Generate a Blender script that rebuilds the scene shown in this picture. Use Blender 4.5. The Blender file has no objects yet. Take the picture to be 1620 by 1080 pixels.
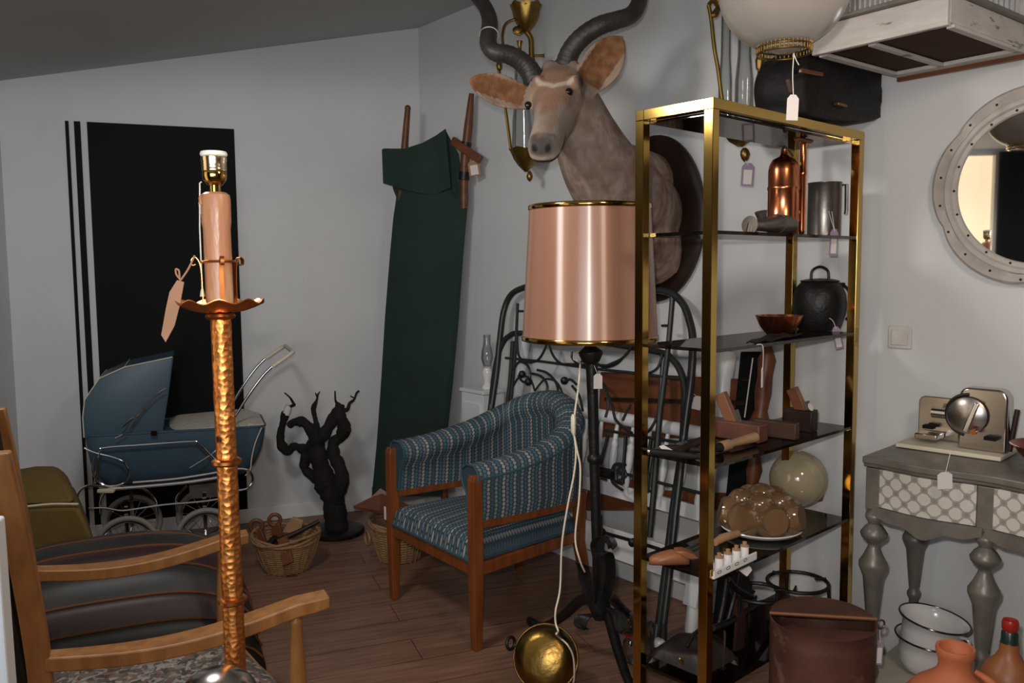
import bpy, bmesh, math, random
from mathutils import Vector, Matrix, noise
random.seed(7)
PI = math.pi
SC = bpy.context.scene
COL = SC.collection
# ---------------------------------------------------------------- camera geometry
F = 1320.0; PITCH = .0872; ROLL = .008; EYE = 1.5
cR, sR, cP, sP = math.cos(ROLL), math.sin(ROLL), math.cos(PITCH), math.sin(PITCH)
def ray(x, y):
    a = (x-810)/F; b = (540-y)/F
    a, b = a*cR+b*sR, -a*sR+b*cR
    return Vector((a, cP+b*sP, -sP+b*cP))
def W(x, y, Y):
    d = ray(x, y); return Vector((0, 0, EYE))+d*(Y/d.y)
def Zp(x, y, z=0.):
    d = ray(x, y); return Vector((0, 0, EYE))+d*((z-EYE)/d.z)
def PLN(x, y, p0, n):
    d = ray(x, y); o = Vector((0, 0, EYE)); return o+d*((Vector(p0)-o).dot(n)/d.dot(n))
def kpx(Y): return Y/F*1.0
UP = Vector((0, 0, 1))
dA = Vector((.934, .358, 0)).normalized(); nA = Vector((-.358, .934, 0)).normalized()
pA = Vector((-1.17, 5.04, 0))
C0 = Vector((-.56, 5.268, 0)) + Vector((0, 0, 0))
C0 = pA + dA*((C0-pA).dot(dA))
dB = Vector((.636, -.772, 0)).normalized(); nB = Vector((.772, .636, 0)).normalized()
AL = pA + dA*((Vector((-2.68, 4.46, 0))-pA).dot(dA))
dD = Vector((.15, -.989, 0)).normalized()
def PB(x, y, off=0.): return PLN(x, y, C0-nB*off, nB)
def PA(x, y, off=0.): return PLN(x, y, pA-nA*off, nA)
def ceil_z(p): return 2.975+.2225*max(-2.7, (Vector((p[0], p[1], 0))-C0).dot(nB))
C1 = PB(1392, 450, 0.); C1.z = 0.                       # the right wall turns a little here
dB2 = Vector((math.cos(math.radians(-46)), math.sin(math.radians(-46)), 0)); nB2 = Vector((-dB2.y, dB2.x, 0))
def PB2(x, y, off=0.): return PLN(x, y, C1-nB2*off, nB2)

# ---------------------------------------------------------------- materials
def rgb(r, g, b):
    f = lambda c: ((c/255+.055)/1.055)**2.4 if c > 10 else c/255/12.92
    return (f(r), f(g), f(b))
def nd(nt, t, **kw):
    n = nt.nodes.new(t)
    for k, v in kw.items(): setattr(n, k, v)
    return n
def mat(name, c, rough=.5, metal=0., c2=None, vs=8., amt=1., bump=0., bs=60., stretch=(1, 1, 1), spots=None, spec=.5, voro=False, **kw):
    m = bpy.data.materials.new(name); m.use_nodes = True; nt = m.node_tree
    p = nt.nodes['Principled BSDF']
    p.inputs['Base Color'].default_value = (*c, 1); p.inputs['Roughness'].default_value = rough
    p.inputs['Metallic'].default_value = metal; p.inputs['Specular IOR Level'].default_value = spec
    for k, v in kw.items(): p.inputs[k.replace('_', ' ')].default_value = v
    if c2 or bump or spots:
        tc = nd(nt, 'ShaderNodeTexCoord'); mp = nd(nt, 'ShaderNodeMapping'); mp.inputs['Scale'].default_value = stretch
        nt.links.new(tc.outputs['Object'], mp.inputs['Vector'])
    if c2:
        nz = nd(nt, 'ShaderNodeTexNoise'); nz.inputs['Scale'].default_value = vs; nz.inputs['Detail'].default_value = 6
        nt.links.new(mp.outputs[0], nz.inputs['Vector'])
        rm = nd(nt, 'ShaderNodeValToRGB'); e = rm.color_ramp.elements
        e[0].position = .35; e[1].position = .35+.35/amt if amt > 1 else .7
        e[0].color = (*c, 1); e[1].color = (*c2, 1)
        nt.links.new(nz.outputs[0], rm.inputs[0]); out = rm.outputs[0]
        if spots:
            n2 = nd(nt, 'ShaderNodeTexNoise'); n2.inputs['Scale'].default_value = spots[1]; n2.inputs['Detail'].default_value = 3
            nt.links.new(mp.outputs[0], n2.inputs['Vector'])
            r2 = nd(nt, 'ShaderNodeValToRGB'); r2.color_ramp.elements[0].position = spots[2]; r2.color_ramp.elements[1].position = spots[2]+.06
            nt.links.new(n2.outputs[0], r2.inputs[0])
            mx = nd(nt, 'ShaderNodeMixRGB'); nt.links.new(r2.outputs[0], mx.inputs[0]); nt.links.new(out, mx.inputs[1])
            mx.inputs[2].default_value = (*spots[0], 1); out = mx.outputs[0]
        nt.links.new(out, p.inputs['Base Color'])
    if bump:
        bt = nd(nt, 'ShaderNodeTexVoronoi' if voro else 'ShaderNodeTexNoise'); bt.inputs['Scale'].default_value = bs
        if not voro: bt.inputs['Detail'].default_value = 4
        nt.links.new(mp.outputs[0], bt.inputs['Vector'])
        bn = nd(nt, 'ShaderNodeBump'); bn.inputs['Strength'].default_value = bump; bn.inputs['Distance'].default_value = .01
        nt.links.new(bt.outputs[0], bn.inputs['Height']); nt.links.new(bn.outputs[0], p.inputs['Normal'])
    return m
def glassy(name, tint, gloss=.08, rough=.03, body=None, opac=0.):
    m = bpy.data.materials.new(name); m.use_nodes = True; nt = m.node_tree
    for n in list(nt.nodes):
        if n.type != 'OUTPUT_MATERIAL': nt.nodes.remove(n)
    out = nt.nodes['Material Output']
    t = nd(nt, 'ShaderNodeBsdfTransparent'); t.inputs[0].default_value = (*tint, 1)
    g = nd(nt, 'ShaderNodeBsdfGlossy'); g.inputs['Roughness'].default_value = rough
    fr = nd(nt, 'ShaderNodeLayerWeight'); fr.inputs[0].default_value = .35
    ma = nd(nt, 'ShaderNodeMath', operation='MULTIPLY_ADD'); ma.inputs[1].default_value = .6; ma.inputs[2].default_value = gloss
    nt.links.new(fr.outputs['Fresnel'], ma.inputs[0])
    src = t.outputs[0]
    if body:
        d = nd(nt, 'ShaderNodeBsdfDiffuse'); d.inputs[0].default_value = (*body, 1)
        mb = nd(nt, 'ShaderNodeMixShader'); mb.inputs[0].default_value = opac
        nt.links.new(t.outputs[0], mb.inputs[1]); nt.links.new(d.outputs[0], mb.inputs[2]); src = mb.outputs[0]
    mx = nd(nt, 'ShaderNodeMixShader'); nt.links.new(ma.outputs[0], mx.inputs[0])
    nt.links.new(src, mx.inputs[1]); nt.links.new(g.outputs[0], mx.inputs[2]); nt.links.new(mx.outputs[0], out.inputs[0])
    return m
def vcol_mat(name, rough=.8, bump=.3, bs=150, stretch=(1, 1, .4)):
    m = mat(name, (.4, .3, .2), rough, bump=bump, bs=bs, stretch=stretch, spec=.2)
    nt = m.node_tree; a = nd(nt, 'ShaderNodeVertexColor', layer_name='Col')
    nt.links.new(a.outputs[0], nt.nodes['Principled BSDF'].inputs['Base Color']); return m

# ---------------------------------------------------------------- mesh builder
def cr(pts, n=6, closed=False):
    P = [Vector(p) for p in pts]; out = []; N = len(P)
    for i in range(N if closed else N-1):
        if closed: a, b, c, d = P[i-1], P[i], P[(i+1) % N], P[(i+2) % N]
        else: a, b, c, d = P[max(i-1, 0)], P[i], P[i+1], P[min(i+2, N-1)]
        for j in range(n):
            t = j/n
            out.append(.5*((2*b)+(c-a)*t+(2*a-5*b+4*c-d)*t*t+(3*b-a-3*c+d)*t**3))
    if not closed: out.append(P[-1])
    return out
def frame(o, x, z=UP):
    x = Vector(x).normalized(); z = Vector(z); y = z.cross(x).normalized(); z = x.cross(y)
    return Matrix(((x.x, y.x, z.x, o[0]), (x.y, y.y, z.y, o[1]), (x.z, y.z, z.z, o[2]), (0, 0, 0, 1)))
def rframe(o, deg): return frame(o, (math.cos(math.radians(deg)), math.sin(math.radians(deg)), 0))
class MB:
    def __init__(s, T=None): s.v = []; s.f = []; s.uv = {}; s.T = T or Matrix.Identity(4)
    def add(s, vs, fs, uv=None):
        b = len(s.v); s.v += [s.T @ Vector(v) for v in vs]
        for i, f in enumerate(fs):
            s.f.append([b+j for j in f])
            if uv: s.uv[len(s.f)-1] = [uv[j] for j in f]
        return s
    def box(s, c, d, R=None):
        c = Vector(c); vs = []
        for x in (-.5, .5):
            for y in (-.5, .5):
                for z in (-.5, .5):
                    p = Vector((x*d[0], y*d[1], z*d[2])); vs.append(c+(R @ p if R else p))
        return s.add(vs, [(0, 1, 3, 2), (4, 6, 7, 5), (0, 4, 5, 1), (2, 3, 7, 6), (0, 2, 6, 4), (1, 5, 7, 3)])
    def bar(s, a, b, w, h, up=UP):
        a = Vector(a); b = Vector(b); x = (b-a).normalized(); y = Vector(up).cross(x)
        if y.length < 1e-4: y = Vector((1, 0, 0)).cross(x)
        y.normalize(); z = x.cross(y)
        return s.box((a+b)/2, ((b-a).length, w, h), Matrix((x, y, z)).transposed())
    def loft(s, rings, cap=True, closed=False, flip=False):
        n = len(rings[0]); vs = [p for r in rings for p in r]; fs = []
        m = len(rings)
        for i in range(m if closed else m-1):
            k = (i+1) % m
            for j in range(n):
                q = (j+1) % n; fs.append((i*n+j, i*n+q, k*n+q, k*n+j))
        if cap and not closed: fs += [tuple(range(n))[::-1], tuple((m-1)*n+j for j in range(n))]
        return s.add(vs, fs)
    def tube(s, pts, r, n=8, closed=False, flat=1., up=None):
        P = [Vector(p) for p in pts]; m = len(P)
        rs = list(r) if hasattr(r, '__len__') else [r]*m
        if len(rs) != m: rs = [rs[min(int(i/(m-1)*(len(rs)-1)), len(rs)-2)]*(1-(i/(m-1)*(len(rs)-1)-min(int(i/(m-1)*(len(rs)-1)), len(rs)-2)))+rs[min(int(i/(m-1)*(len(rs)-1)), len(rs)-2)+1]*(i/(m-1)*(len(rs)-1)-min(int(i/(m-1)*(len(rs)-1)), len(rs)-2)) for i in range(m)]
        T = []
        for i in range(m):
            if closed: t = P[(i+1) % m]-P[i-1]
            else: t = P[min(i+1, m-1)]-P[max(i-1, 0)]
            T.append(t.normalized() if t.length > 1e-9 else Vector((0, 0, 1)))
        a = Vector(up) if up else (UP if abs(T[0].z) < .9 else Vector((1, 0, 0)))
        a = (a-T[0]*a.dot(T[0])).normalized(); rings = []
        for i in range(m):
            if up: a = Vector(up)
            a = a-T[i]*a.dot(T[i]); a.normalize(); b = T[i].cross(a)
            rings.append([P[i]+a*math.cos(2*PI*j/n)*rs[i]*flat+b*math.sin(2*PI*j/n)*rs[i] for j in range(n)])
        return s.loft(rings, True, closed)
    def cyl(s, a, b, r, r2=None, n=20): return s.tube([a, b], [r, r if r2 is None else r2], n)
    def lathe(s, prof, o=(0, 0, 0), n=32, axis=None, sx=1., wav=0, wn=8, wfrom=0.):
        o = Vector(o); R = axis.to_track_quat('Z', 'Y').to_matrix() if axis else None
        rings = []
        for r, z in prof:
            ring = []
            for j in range(n):
                th = 2*PI*j/n; dz = wav*math.cos(wn*th)*(r if r > wfrom else 0)
                p = Vector((r*math.cos(th)*sx, r*math.sin(th), z+dz)); ring.append(o+(R @ p if R else p))
            rings.append(ring)
        return s.loft(rings)
    def torus(s, o, R, r, axis=None, n=32, k=8, sx=1.):
        q = axis.to_track_quat('Z', 'Y').to_matrix() if axis else Matrix.Identity(3)
        return s.tube([Vector(o)+q @ Vector((R*math.cos(2*PI*i/n)*sx, R*math.sin(2*PI*i/n), 0)) for i in range(n)], r, k, True)
    def ball(s, o, r, n=20, sc=(1, 1, 1), R=None):
        m = n//2; rings = []
        for i in range(m+1):
            ph = PI*(i/m)*.998+.003
            rings.append([Vector(o)+(R @ Vector((sc[0]*r*math.sin(ph)*math.cos(2*PI*j/n), sc[1]*r*math.sin(ph)*math.sin(2*PI*j/n), -sc[2]*r*math.cos(ph))) if R else Vector((sc[0]*r*math.sin(ph)*math.cos(2*PI*j/n), sc[1]*r*math.sin(ph)*math.sin(2*PI*j/n), -sc[2]*r*math.cos(ph)))) for j in range(n)])
        return s.loft(rings)
    def prism(s, poly, vec):
        n = len(poly); P = [Vector(p) for p in poly]; Q = [p+Vector(vec) for p in P]
        return s.add(P+Q, [tuple(range(n))[::-1], tuple(range(n, 2*n))]+[(i, (i+1) % n, n+(i+1) % n, n+i) for i in range(n)])
    def grid(s, fn, nu, nv, th=0., uvf=None):
        vs = [Vector(fn(i/nu, j/nv)) for i in range(nu+1) for j in range(nv+1)]
        uv = [uvf(i/nu, j/nv) for i in range(nu+1) for j in range(nv+1)] if uvf else None
        ix = lambda i, j: i*(nv+1)+j
        fs = [(ix(i, j), ix(i+1, j), ix(i+1, j+1), ix(i, j+1)) for i in range(nu) for j in range(nv)]
        if th:
            N = len(vs); ns = []
            for i in range(nu+1):
                for j in range(nv+1):
                    du = vs[ix(min(i+1, nu), j)]-vs[ix(max(i-1, 0), j)]; dv = vs[ix(i, min(j+1, nv))]-vs[ix(i, max(j-1, 0))]
                    k = du.cross(dv); ns.append(k.normalized() if k.length > 1e-12 else UP.copy())
            b2 = [v-ns[i]*th for i, v in enumerate(vs)]; fs2 = [tuple(N+k for k in f[::-1]) for f in fs]
            bd = [ix(i, 0) for i in range(nu+1)]+[ix(nu, j) for j in range(1, nv+1)]+[ix(i, nv) for i in range(nu-1, -1, -1)]+[ix(0, j) for j in range(nv-1, 0, -1)]
            fs3 = [(bd[(k+1) % len(bd)], bd[k], N+bd[k], N+bd[(k+1) % len(bd)]) for k in range(len(bd))]
            return s.add(vs+b2, fs+fs2+fs3, (uv+uv) if uv else None)
        return s.add(vs, fs, uv)
    def bbox(s):
        return Vector([min(v[i] for v in s.v) for i in range(3)]), Vector([max(v[i] for v in s.v) for i in range(3)])
    def build(s, name, m, parent=None, smooth=40, bevel=0., seg=2, sub=0, origin=None):
        lo, hi = s.bbox()
        if origin is None: origin = parent_world(parent) if parent else Vector(((lo.x+hi.x)/2, (lo.y+hi.y)/2, lo.z))
        me = bpy.data.meshes.new(name)
        me.from_pydata([tuple(v-origin) for v in s.v], [], s.f)
        if s.uv:
            L = me.uv_layers.new(name='UVMap')
            for p in me.polygons:
                u = s.uv.get(p.index)
                if u:
                    for k, li in enumerate(p.loop_indices): L.data[li].uv = u[k]
        bm = bmesh.new(); bm.from_mesh(me); bmesh.ops.recalc_face_normals(bm, faces=bm.faces); bm.to_mesh(me); bm.free()
        if smooth:
            for p in me.polygons: p.use_smooth = True
            me.set_sharp_from_angle(angle=math.radians(smooth))
        me.materials.append(m)
        o = bpy.data.objects.new(name, me); COL.objects.link(o)
        if parent: o.parent = parent; o.location = origin-parent_world(parent)
        else: o.location = origin
        if bevel:
            b = o.modifiers.new('Bevel', 'BEVEL'); b.width = bevel; b.segments = seg; b.limit_method = 'ANGLE'; b.angle_limit = math.radians(40)
        if sub:
            b = o.modifiers.new('Sub', 'SUBSURF'); b.levels = sub; b.render_levels = sub
        return o
def parent_world(o):
    p = Vector((0, 0, 0))
    while o: p = p+o.location; o = o.parent
    return p
def tagp(o, label, cat, group=None):
    o['label'] = label; o['category'] = cat
    if group: o['group'] = group
    return o
def thing(name, label, cat, loc, group=None):
    o = bpy.data.objects.new(name, None); COL.objects.link(o); o.location = loc; o.empty_display_size = .05
    return tagp(o, label, cat, group)
def lbl(o, t): o['label'] = t; return o
def struct(name, mb, m, **k):
    o = mb.build(name, m, **k); o['kind'] = 'structure'; return o
def zpx(py, Y, px=810): return W(px, py, Y).z
def lpx(P, prof, px=None):
    """profile given in picture rows and half widths at the depth of P -> (radius, world height)"""
    Y = P[1]; px = px if px is not None else 810+F*P[0]/Y
    return [(max(w, .01)*Y/F*.99, zpx(y, Y, px)) for y, w in prof]
# ================================================================= materials
M = {}
M['wall'] = mat('wall paint', (.66, .665, .665), .6, c2=(.62, .625, .625), vs=2.5, bump=.03, bs=120)
M['ceil'] = mat('ceiling paint', (.5, .5, .49), .8, c2=(.47, .47, .46), vs=2)
M['black'] = mat('black panel', (.0055, .006, .006), .7, spec=.15)
M['white'] = mat('white gloss paint', (.75, .76, .76), .35)
M['whitewood'] = mat('white painted wood', (.66, .64, .61), .5, c2=(.55, .52, .49), vs=12)
M['oak'] = mat('pale oak', (.37, .165, .05), .42, c2=(.25, .1, .028), vs=5, stretch=(6, 6, 1.2), bump=.08, bs=30)
M['teak'] = mat('orange teak', (.23, .065, .016), .38, c2=(.15, .038, .009), vs=6, stretch=(5, 5, .7))
M['dark'] = mat('dark wood', (.022, .010, .006), .45, c2=(.013, .006, .004), vs=8, spec=.35)
M['brownwood'] = mat('brown wood', (.17, .055, .02), .45, c2=(.1, .03, .012), vs=6, stretch=(1, 1, 4))
M['lightwood'] = mat('light turned wood', (.42, .25, .13), .5, c2=(.33, .18, .09), vs=9, stretch=(2, 2, 6))
M['brass'] = mat('polished brass', (.56, .37, .1), .12, 1., c2=(.46, .3, .075), vs=3)
M['oldbrass'] = mat('aged brass', (.3, .19, .055), .4, 1., c2=(.2, .12, .03), vs=20)
M['copper'] = mat('copper', (.72, .25, .11), .24, 1., c2=(.5, .16, .07), vs=9)
M['hammered'] = mat('hammered copper gold', (.72, .3, .085), .4, 1., c2=(.58, .19, .045), vs=30, bump=.2, bs=105, voro=True, spots=((.06, .03, .015), 30, .66))
M['coppergold'] = mat('copper gold trim', (.62, .24, .07), .35, 1., c2=(.4, .13, .035), vs=18)
M['iron'] = mat('black iron', (.016, .016, .017), .42, .6, c2=(.03, .028, .027), vs=30, bump=.15, bs=80)
M['irongrey'] = mat('grey painted iron', (.045, .05, .05), .38, .5, c2=(.03, .033, .033), vs=12)
M['castiron'] = mat('cast iron', (.014, .013, .013), .45, .5, c2=(.022, .02, .019), vs=25, bump=.2, bs=90)
M['steel'] = mat('polished steel', (.5, .46, .42), .2, 1., c2=(.45, .42, .4), vs=7)
M['chrome'] = mat('chrome', (.7, .7, .7), .12, 1.)
M['blade'] = mat('worn blade steel', (.5, .46, .42), .3, 1., c2=(.38, .34, .31), vs=12)
M['grey_metal'] = mat('grey cast metal', (.2, .17, .15), .45, .8, c2=(.13, .11, .1), vs=14)
M['pewter'] = mat('tarnished tin', (.24, .22, .2), .35, .9, c2=(.12, .11, .1), vs=10, bump=.1, bs=30)
M['rust'] = mat('rusty sheet iron', (.15, .065, .045), .55, .35, c2=(.085, .035, .026), vs=7, bump=.12, bs=70, spots=((.2, .11, .08), 9, .62))
M['teal'] = mat('blue leatherette', (.045, .088, .125), .42, c2=(.04, .075, .105), vs=5, bump=.05, bs=150)
M['cream'] = mat('cream plastic', (.62, .56, .44), .5)
M['quilt'] = mat('cream quilted vinyl', (.52, .49, .42), .5, bump=.5, bs=70, voro=True)
M['tyre'] = mat('grey white rubber', (.25, .24, .22), .6)
M['canvas'] = mat('dark green canvas', (.013, .034, .023), .85, c2=(.01, .027, .019), vs=4, bump=.1, bs=200)
M['vine'] = mat('dark bark', (.004, .003, .003), .9, c2=(.011, .006, .005), vs=20, bump=1., bs=45, stretch=(1, 1, .4))
M['wicker'] = mat('wicker', (.36, .21, .1), .7, c2=(.24, .13, .06), vs=25, bump=.4, bs=90, stretch=(1, 1, 2))
M['mustard'] = mat('mustard upholstery', (.125, .078, .013), .75, c2=(.105, .064, .010), vs=60, bump=.15, bs=300)
M['lthgrey'] = mat('charcoal leather', (.017, .016, .0145), .5, c2=(.026, .023, .02), vs=9, bump=.04, bs=60)
M['lthwine'] = mat('burgundy leather', (.032, .011, .011), .5, c2=(.02, .008, .008), vs=9, bump=.04, bs=60)
M['lthgreen'] = mat('dark green leather', (.008, .010, .007), .46, c2=(.015, .015, .01), vs=9, bump=.04, bs=60)
M['lthblack'] = mat('black leather', (.007, .006, .006), .6, c2=(.013, .011, .010), vs=14, bump=.35, bs=40, spec=.22)
M['lthpipe'] = mat('tan leather piping', (.15, .055, .022), .35)
M['shade'] = mat('salmon satin lampshade', (.44, .21, .135), .34, spec=.5, c2=(.42, .2, .125), vs=60, stretch=(4, 4, .1))
nt = M['shade'].node_tree; pr = nt.nodes['Principled BSDF']; g_ = nd(nt, 'ShaderNodeBsdfAnisotropic'); tg0 = nd(nt, 'ShaderNodeTangent', direction_type='RADIAL', axis='Z')
g_.inputs['Color'].default_value = (1, .95, .9, 1); g_.inputs['Roughness'].default_value = .46; g_.inputs['Anisotropy'].default_value = .85; g_.inputs['Rotation'].default_value = 0.
nt.links.new(tg0.outputs[0], g_.inputs['Tangent']); mx_ = nd(nt, 'ShaderNodeMixShader'); mx_.inputs[0].default_value = .24; nt.links.new(pr.outputs[0], mx_.inputs[1]); nt.links.new(g_.outputs[0], mx_.inputs[2]); nt.links.new(mx_.outputs[0], nt.nodes['Material Output'].inputs[0])
M['paper'] = mat('white tag card', (.72, .66, .62), .7)
M['kraft'] = mat('kraft paper tag', (.36, .19, .11), .75)
M['lilac'] = mat('lilac tag card', (.3, .23, .32), .7)
M['string'] = mat('white string', (.7, .68, .64), .8)
M['cordw'] = mat('ivory cord', (.7, .62, .5), .5)
M['wax'] = mat('aged candle sleeve', (.47, .22, .115), .38, c2=(.37, .155, .075), vs=20, stretch=(1, 1, .22), bump=.35, bs=45, spots=((.46, .32, .18), 18, .6))
M['porcelain'] = mat('white porcelain', (.82, .8, .78), .15)
M['enamel'] = mat('white enamel', (.7, .69, .67), .18, c2=(.66, .64, .62), vs=6)
M['rim'] = mat('dark enamel rim', (.012, .012, .02), .2)
M['terracotta'] = mat('orange terracotta', (.5, .15, .06), .7, c2=(.42, .12, .05), vs=8, bump=.08, bs=90)
M['terrabrown'] = mat('brown glazed terracotta', (.32, .11, .035), .45, c2=(.22, .075, .025), vs=9, spots=((.42, .2, .1), 6, .62))
M['redwax'] = mat('red stopper', (.3, .02, .012), .3)
M['greenglaze'] = mat('dark green band', (.012, .03, .02), .3)
M['grey_paint'] = mat('taupe grey paint', (.19, .17, .145), .4, .25, c2=(.13, .12, .105), vs=16, bump=.06, bs=60)
M['whitewash'] = mat('whitewashed wood', (.6, .56, .52), .7, c2=(.5, .46, .43), vs=9, stretch=(1, 1, 4), spots=((.2, .18, .17), 11, .62), bump=.15, bs=40)
M['label'] = M['paper']
M['mirrorframe'] = mat('worn white frame', (.5, .46, .42), .6, c2=(.4, .365, .33), vs=22, bump=.12, bs=50)
M['mirror'] = mat('mirror glass', (.9, .9, .9), .02, 1.)
M['smoke'] = glassy('smoked brown glass', (.3, .25, .22), .06)
M['clear'] = glassy('clear glass', (.92, .93, .93), .03)
M['opal'] = mat('opal glass', (.34, .295, .26), .22, c2=(.31, .27, .24), vs=3)
M['opal'].node_tree.nodes['Principled BSDF'].inputs['Subsurface Weight'].default_value = .15
M['amber'] = glassy('amber glass', (.78, .56, .34), .15, .05, (.4, .24, .12), .42)
M['ambermilk'] = glassy('milky amber glass', (.8, .66, .42), .06, .05, (.62, .54, .36), .6)
M['redglass'] = glassy('red orange glass', (.7, .14, .05), .06, .05, (.35, .06, .02), .5)
M['fabric_floral'] = None

def floral():
    m = mat('floral tapestry', (.3, .25, .2), .85); nt = m.node_tree; p = nt.nodes['Principled BSDF']
    tc = nd(nt, 'ShaderNodeTexCoord'); v = nd(nt, 'ShaderNodeTexVoronoi'); v.inputs['Scale'].default_value = 55
    n = nd(nt, 'ShaderNodeTexNoise'); n.inputs['Scale'].default_value = 30
    mx = nd(nt, 'ShaderNodeMixRGB'); mx.inputs[0].default_value = .08
    nt.links.new(tc.outputs['Object'], mx.inputs[1]); nt.links.new(tc.outputs['Object'], n.inputs['Vector']); nt.links.new(n.outputs['Color'], mx.inputs[2])
    nt.links.new(mx.outputs[0], v.inputs['Vector'])
    r = nd(nt, 'ShaderNodeValToRGB'); r.color_ramp.interpolation = 'CONSTANT'; e = r.color_ramp.elements
    cols = [(.07, .055, .045), (.24, .2, .16), (.12, .1, .1), (.36, .32, .27), (.2, .11, .09), (.1, .09, .07), (.3, .29, .28), (.16, .13, .1)]
    e[0].position = 0; e[0].color = (*cols[0], 1); e[1].position = .14; e[1].color = (*cols[1], 1)
    for i in range(2, 8): x = e.new(i/8+.02); x.color = (*cols[i], 1)
    sp = nd(nt, 'ShaderNodeSeparateColor'); nt.links.new(v.outputs['Color'], sp.inputs[0]); nt.links.new(sp.outputs[0], r.inputs[0])
    nt.links.new(r.outputs[0], p.inputs['Base Color']); return m
M['fabric_floral'] = floral()

def beadweave():
    """blue weave with columns of pale beads: UV in metres, u across the columns"""
    m = mat('blue bead weave', (.1, .2, .25), .85, spec=.2); nt = m.node_tree; p = nt.nodes['Principled BSDF']; L = nt.links.new
    uv = nd(nt, 'ShaderNodeUVMap', uv_map='UVMap'); s = nd(nt, 'ShaderNodeSeparateXYZ'); L(uv.outputs[0], s.inputs[0])
    def mt(op, a, b=None, c=None):
        n = nd(nt, 'ShaderNodeMath', operation=op)
        for i, x in enumerate((a, b, c)):
            if x is None: continue
            if isinstance(x, (int, float)): n.inputs[i].default_value = x
            else: L(x, n.inputs[i])
        return n.outputs[0]
    u = mt('MULTIPLY', s.outputs[0], 1/.0185); ci = mt('FLOOR', u); fu = mt('FRACT', u)
    off = mt('MULTIPLY', mt('MODULO', ci, 2.), .5)
    v = mt('ADD', mt('MULTIPLY', s.outputs[1], 1/.017), off); fv = mt('FRACT', v)
    a = mt('ABSOLUTE', mt('SUBTRACT', fu, .5)); b = mt('ABSOLUTE', mt('SUBTRACT', fv, .5))
    d = mt('ADD', mt('MULTIPLY', mt('MULTIPLY', a, a), 1.), mt('MULTIPLY', mt('MULTIPLY', b, b), .8))
    inside = mt('LESS_THAN', d, .155)
    idx = mt('DIVIDE', mt('MODULO', mt('ADD', ci, 400.), 7.), 7.)
    r = nd(nt, 'ShaderNodeValToRGB'); r.color_ramp.interpolation = 'CONSTANT'; e = r.color_ramp.elements
    cols = [(.35, .335, .31), (.065, .13, .165), (.2, .21, .22), (.07, .1, .135), (.28, .265, .24), (.075, .16, .2), (.17, .18, .2)]
    e[0].position = 0; e[0].color = (*cols[0], 1); e[1].position = .13; e[1].color = (*cols[1], 1)
    for i in range(2, 7): x = e.new(i/7-.01); x.color = (*cols[i], 1)
    L(idx, r.inputs[0]); mx = nd(nt, 'ShaderNodeMixRGB'); L(inside, mx.inputs[0]); mx.inputs[1].default_value = (.036, .062, .078, 1); L(r.outputs[0], mx.inputs[2])
    L(mx.outputs[0], p.inputs['Base Color']); return m
M['weave'] = beadweave()
M['bluepipe'] = mat('blue piping', (.025, .075, .1), .8)

def planks():
    m = mat('brown laminate boards', (.1, .055, .035), .42, spec=.35); nt = m.node_tree; p = nt.nodes['Principled BSDF']; L = nt.links.new
    tc = nd(nt, 'ShaderNodeTexCoord'); mp = nd(nt, 'ShaderNodeMapping'); mp.inputs['Rotation'].default_value = (0, 0, math.radians(-21))
    L(tc.outputs['Object'], mp.inputs[0])
    b = nd(nt, 'ShaderNodeTexBrick'); b.inputs['Scale'].default_value = 1.; b.inputs['Brick Width'].default_value = 1.3; b.inputs['Row Height'].default_value = .19
    b.inputs['Mortar Size'].default_value = .0018; b.inputs['Color1'].default_value = (.27, .146, .096, 1); b.inputs['Color2'].default_value = (.23, .126, .082, 1); b.inputs['Mortar'].default_value = (.06, .03, .02, 1)
    L(mp.outputs[0], b.inputs['Vector'])
    m2 = nd(nt, 'ShaderNodeMapping'); m2.inputs['Scale'].default_value = (1.2, 14, 1); L(mp.outputs[0], m2.inputs[0])
    n = nd(nt, 'ShaderNodeTexNoise'); n.inputs['Scale'].default_value = 4; n.inputs['Detail'].default_value = 7; L(m2.outputs[0], n.inputs[0])
    r = nd(nt, 'ShaderNodeValToRGB'); r.color_ramp.elements[0].position = .3; r.color_ramp.elements[0].color = (.62, .6, .58, 1); r.color_ramp.elements[1].position = .7; r.color_ramp.elements[1].color = (1.1, 1.08, 1.05, 1)
    L(n.outputs[0], r.inputs[0]); mx = nd(nt, 'ShaderNodeMixRGB', blend_type='MULTIPLY'); mx.inputs[0].default_value = 1
    L(b.outputs[0], mx.inputs[1]); L(r.outputs[0], mx.inputs[2]); L(mx.outputs[0], p.inputs['Base Color']); return m
M['floor'] = planks()

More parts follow.
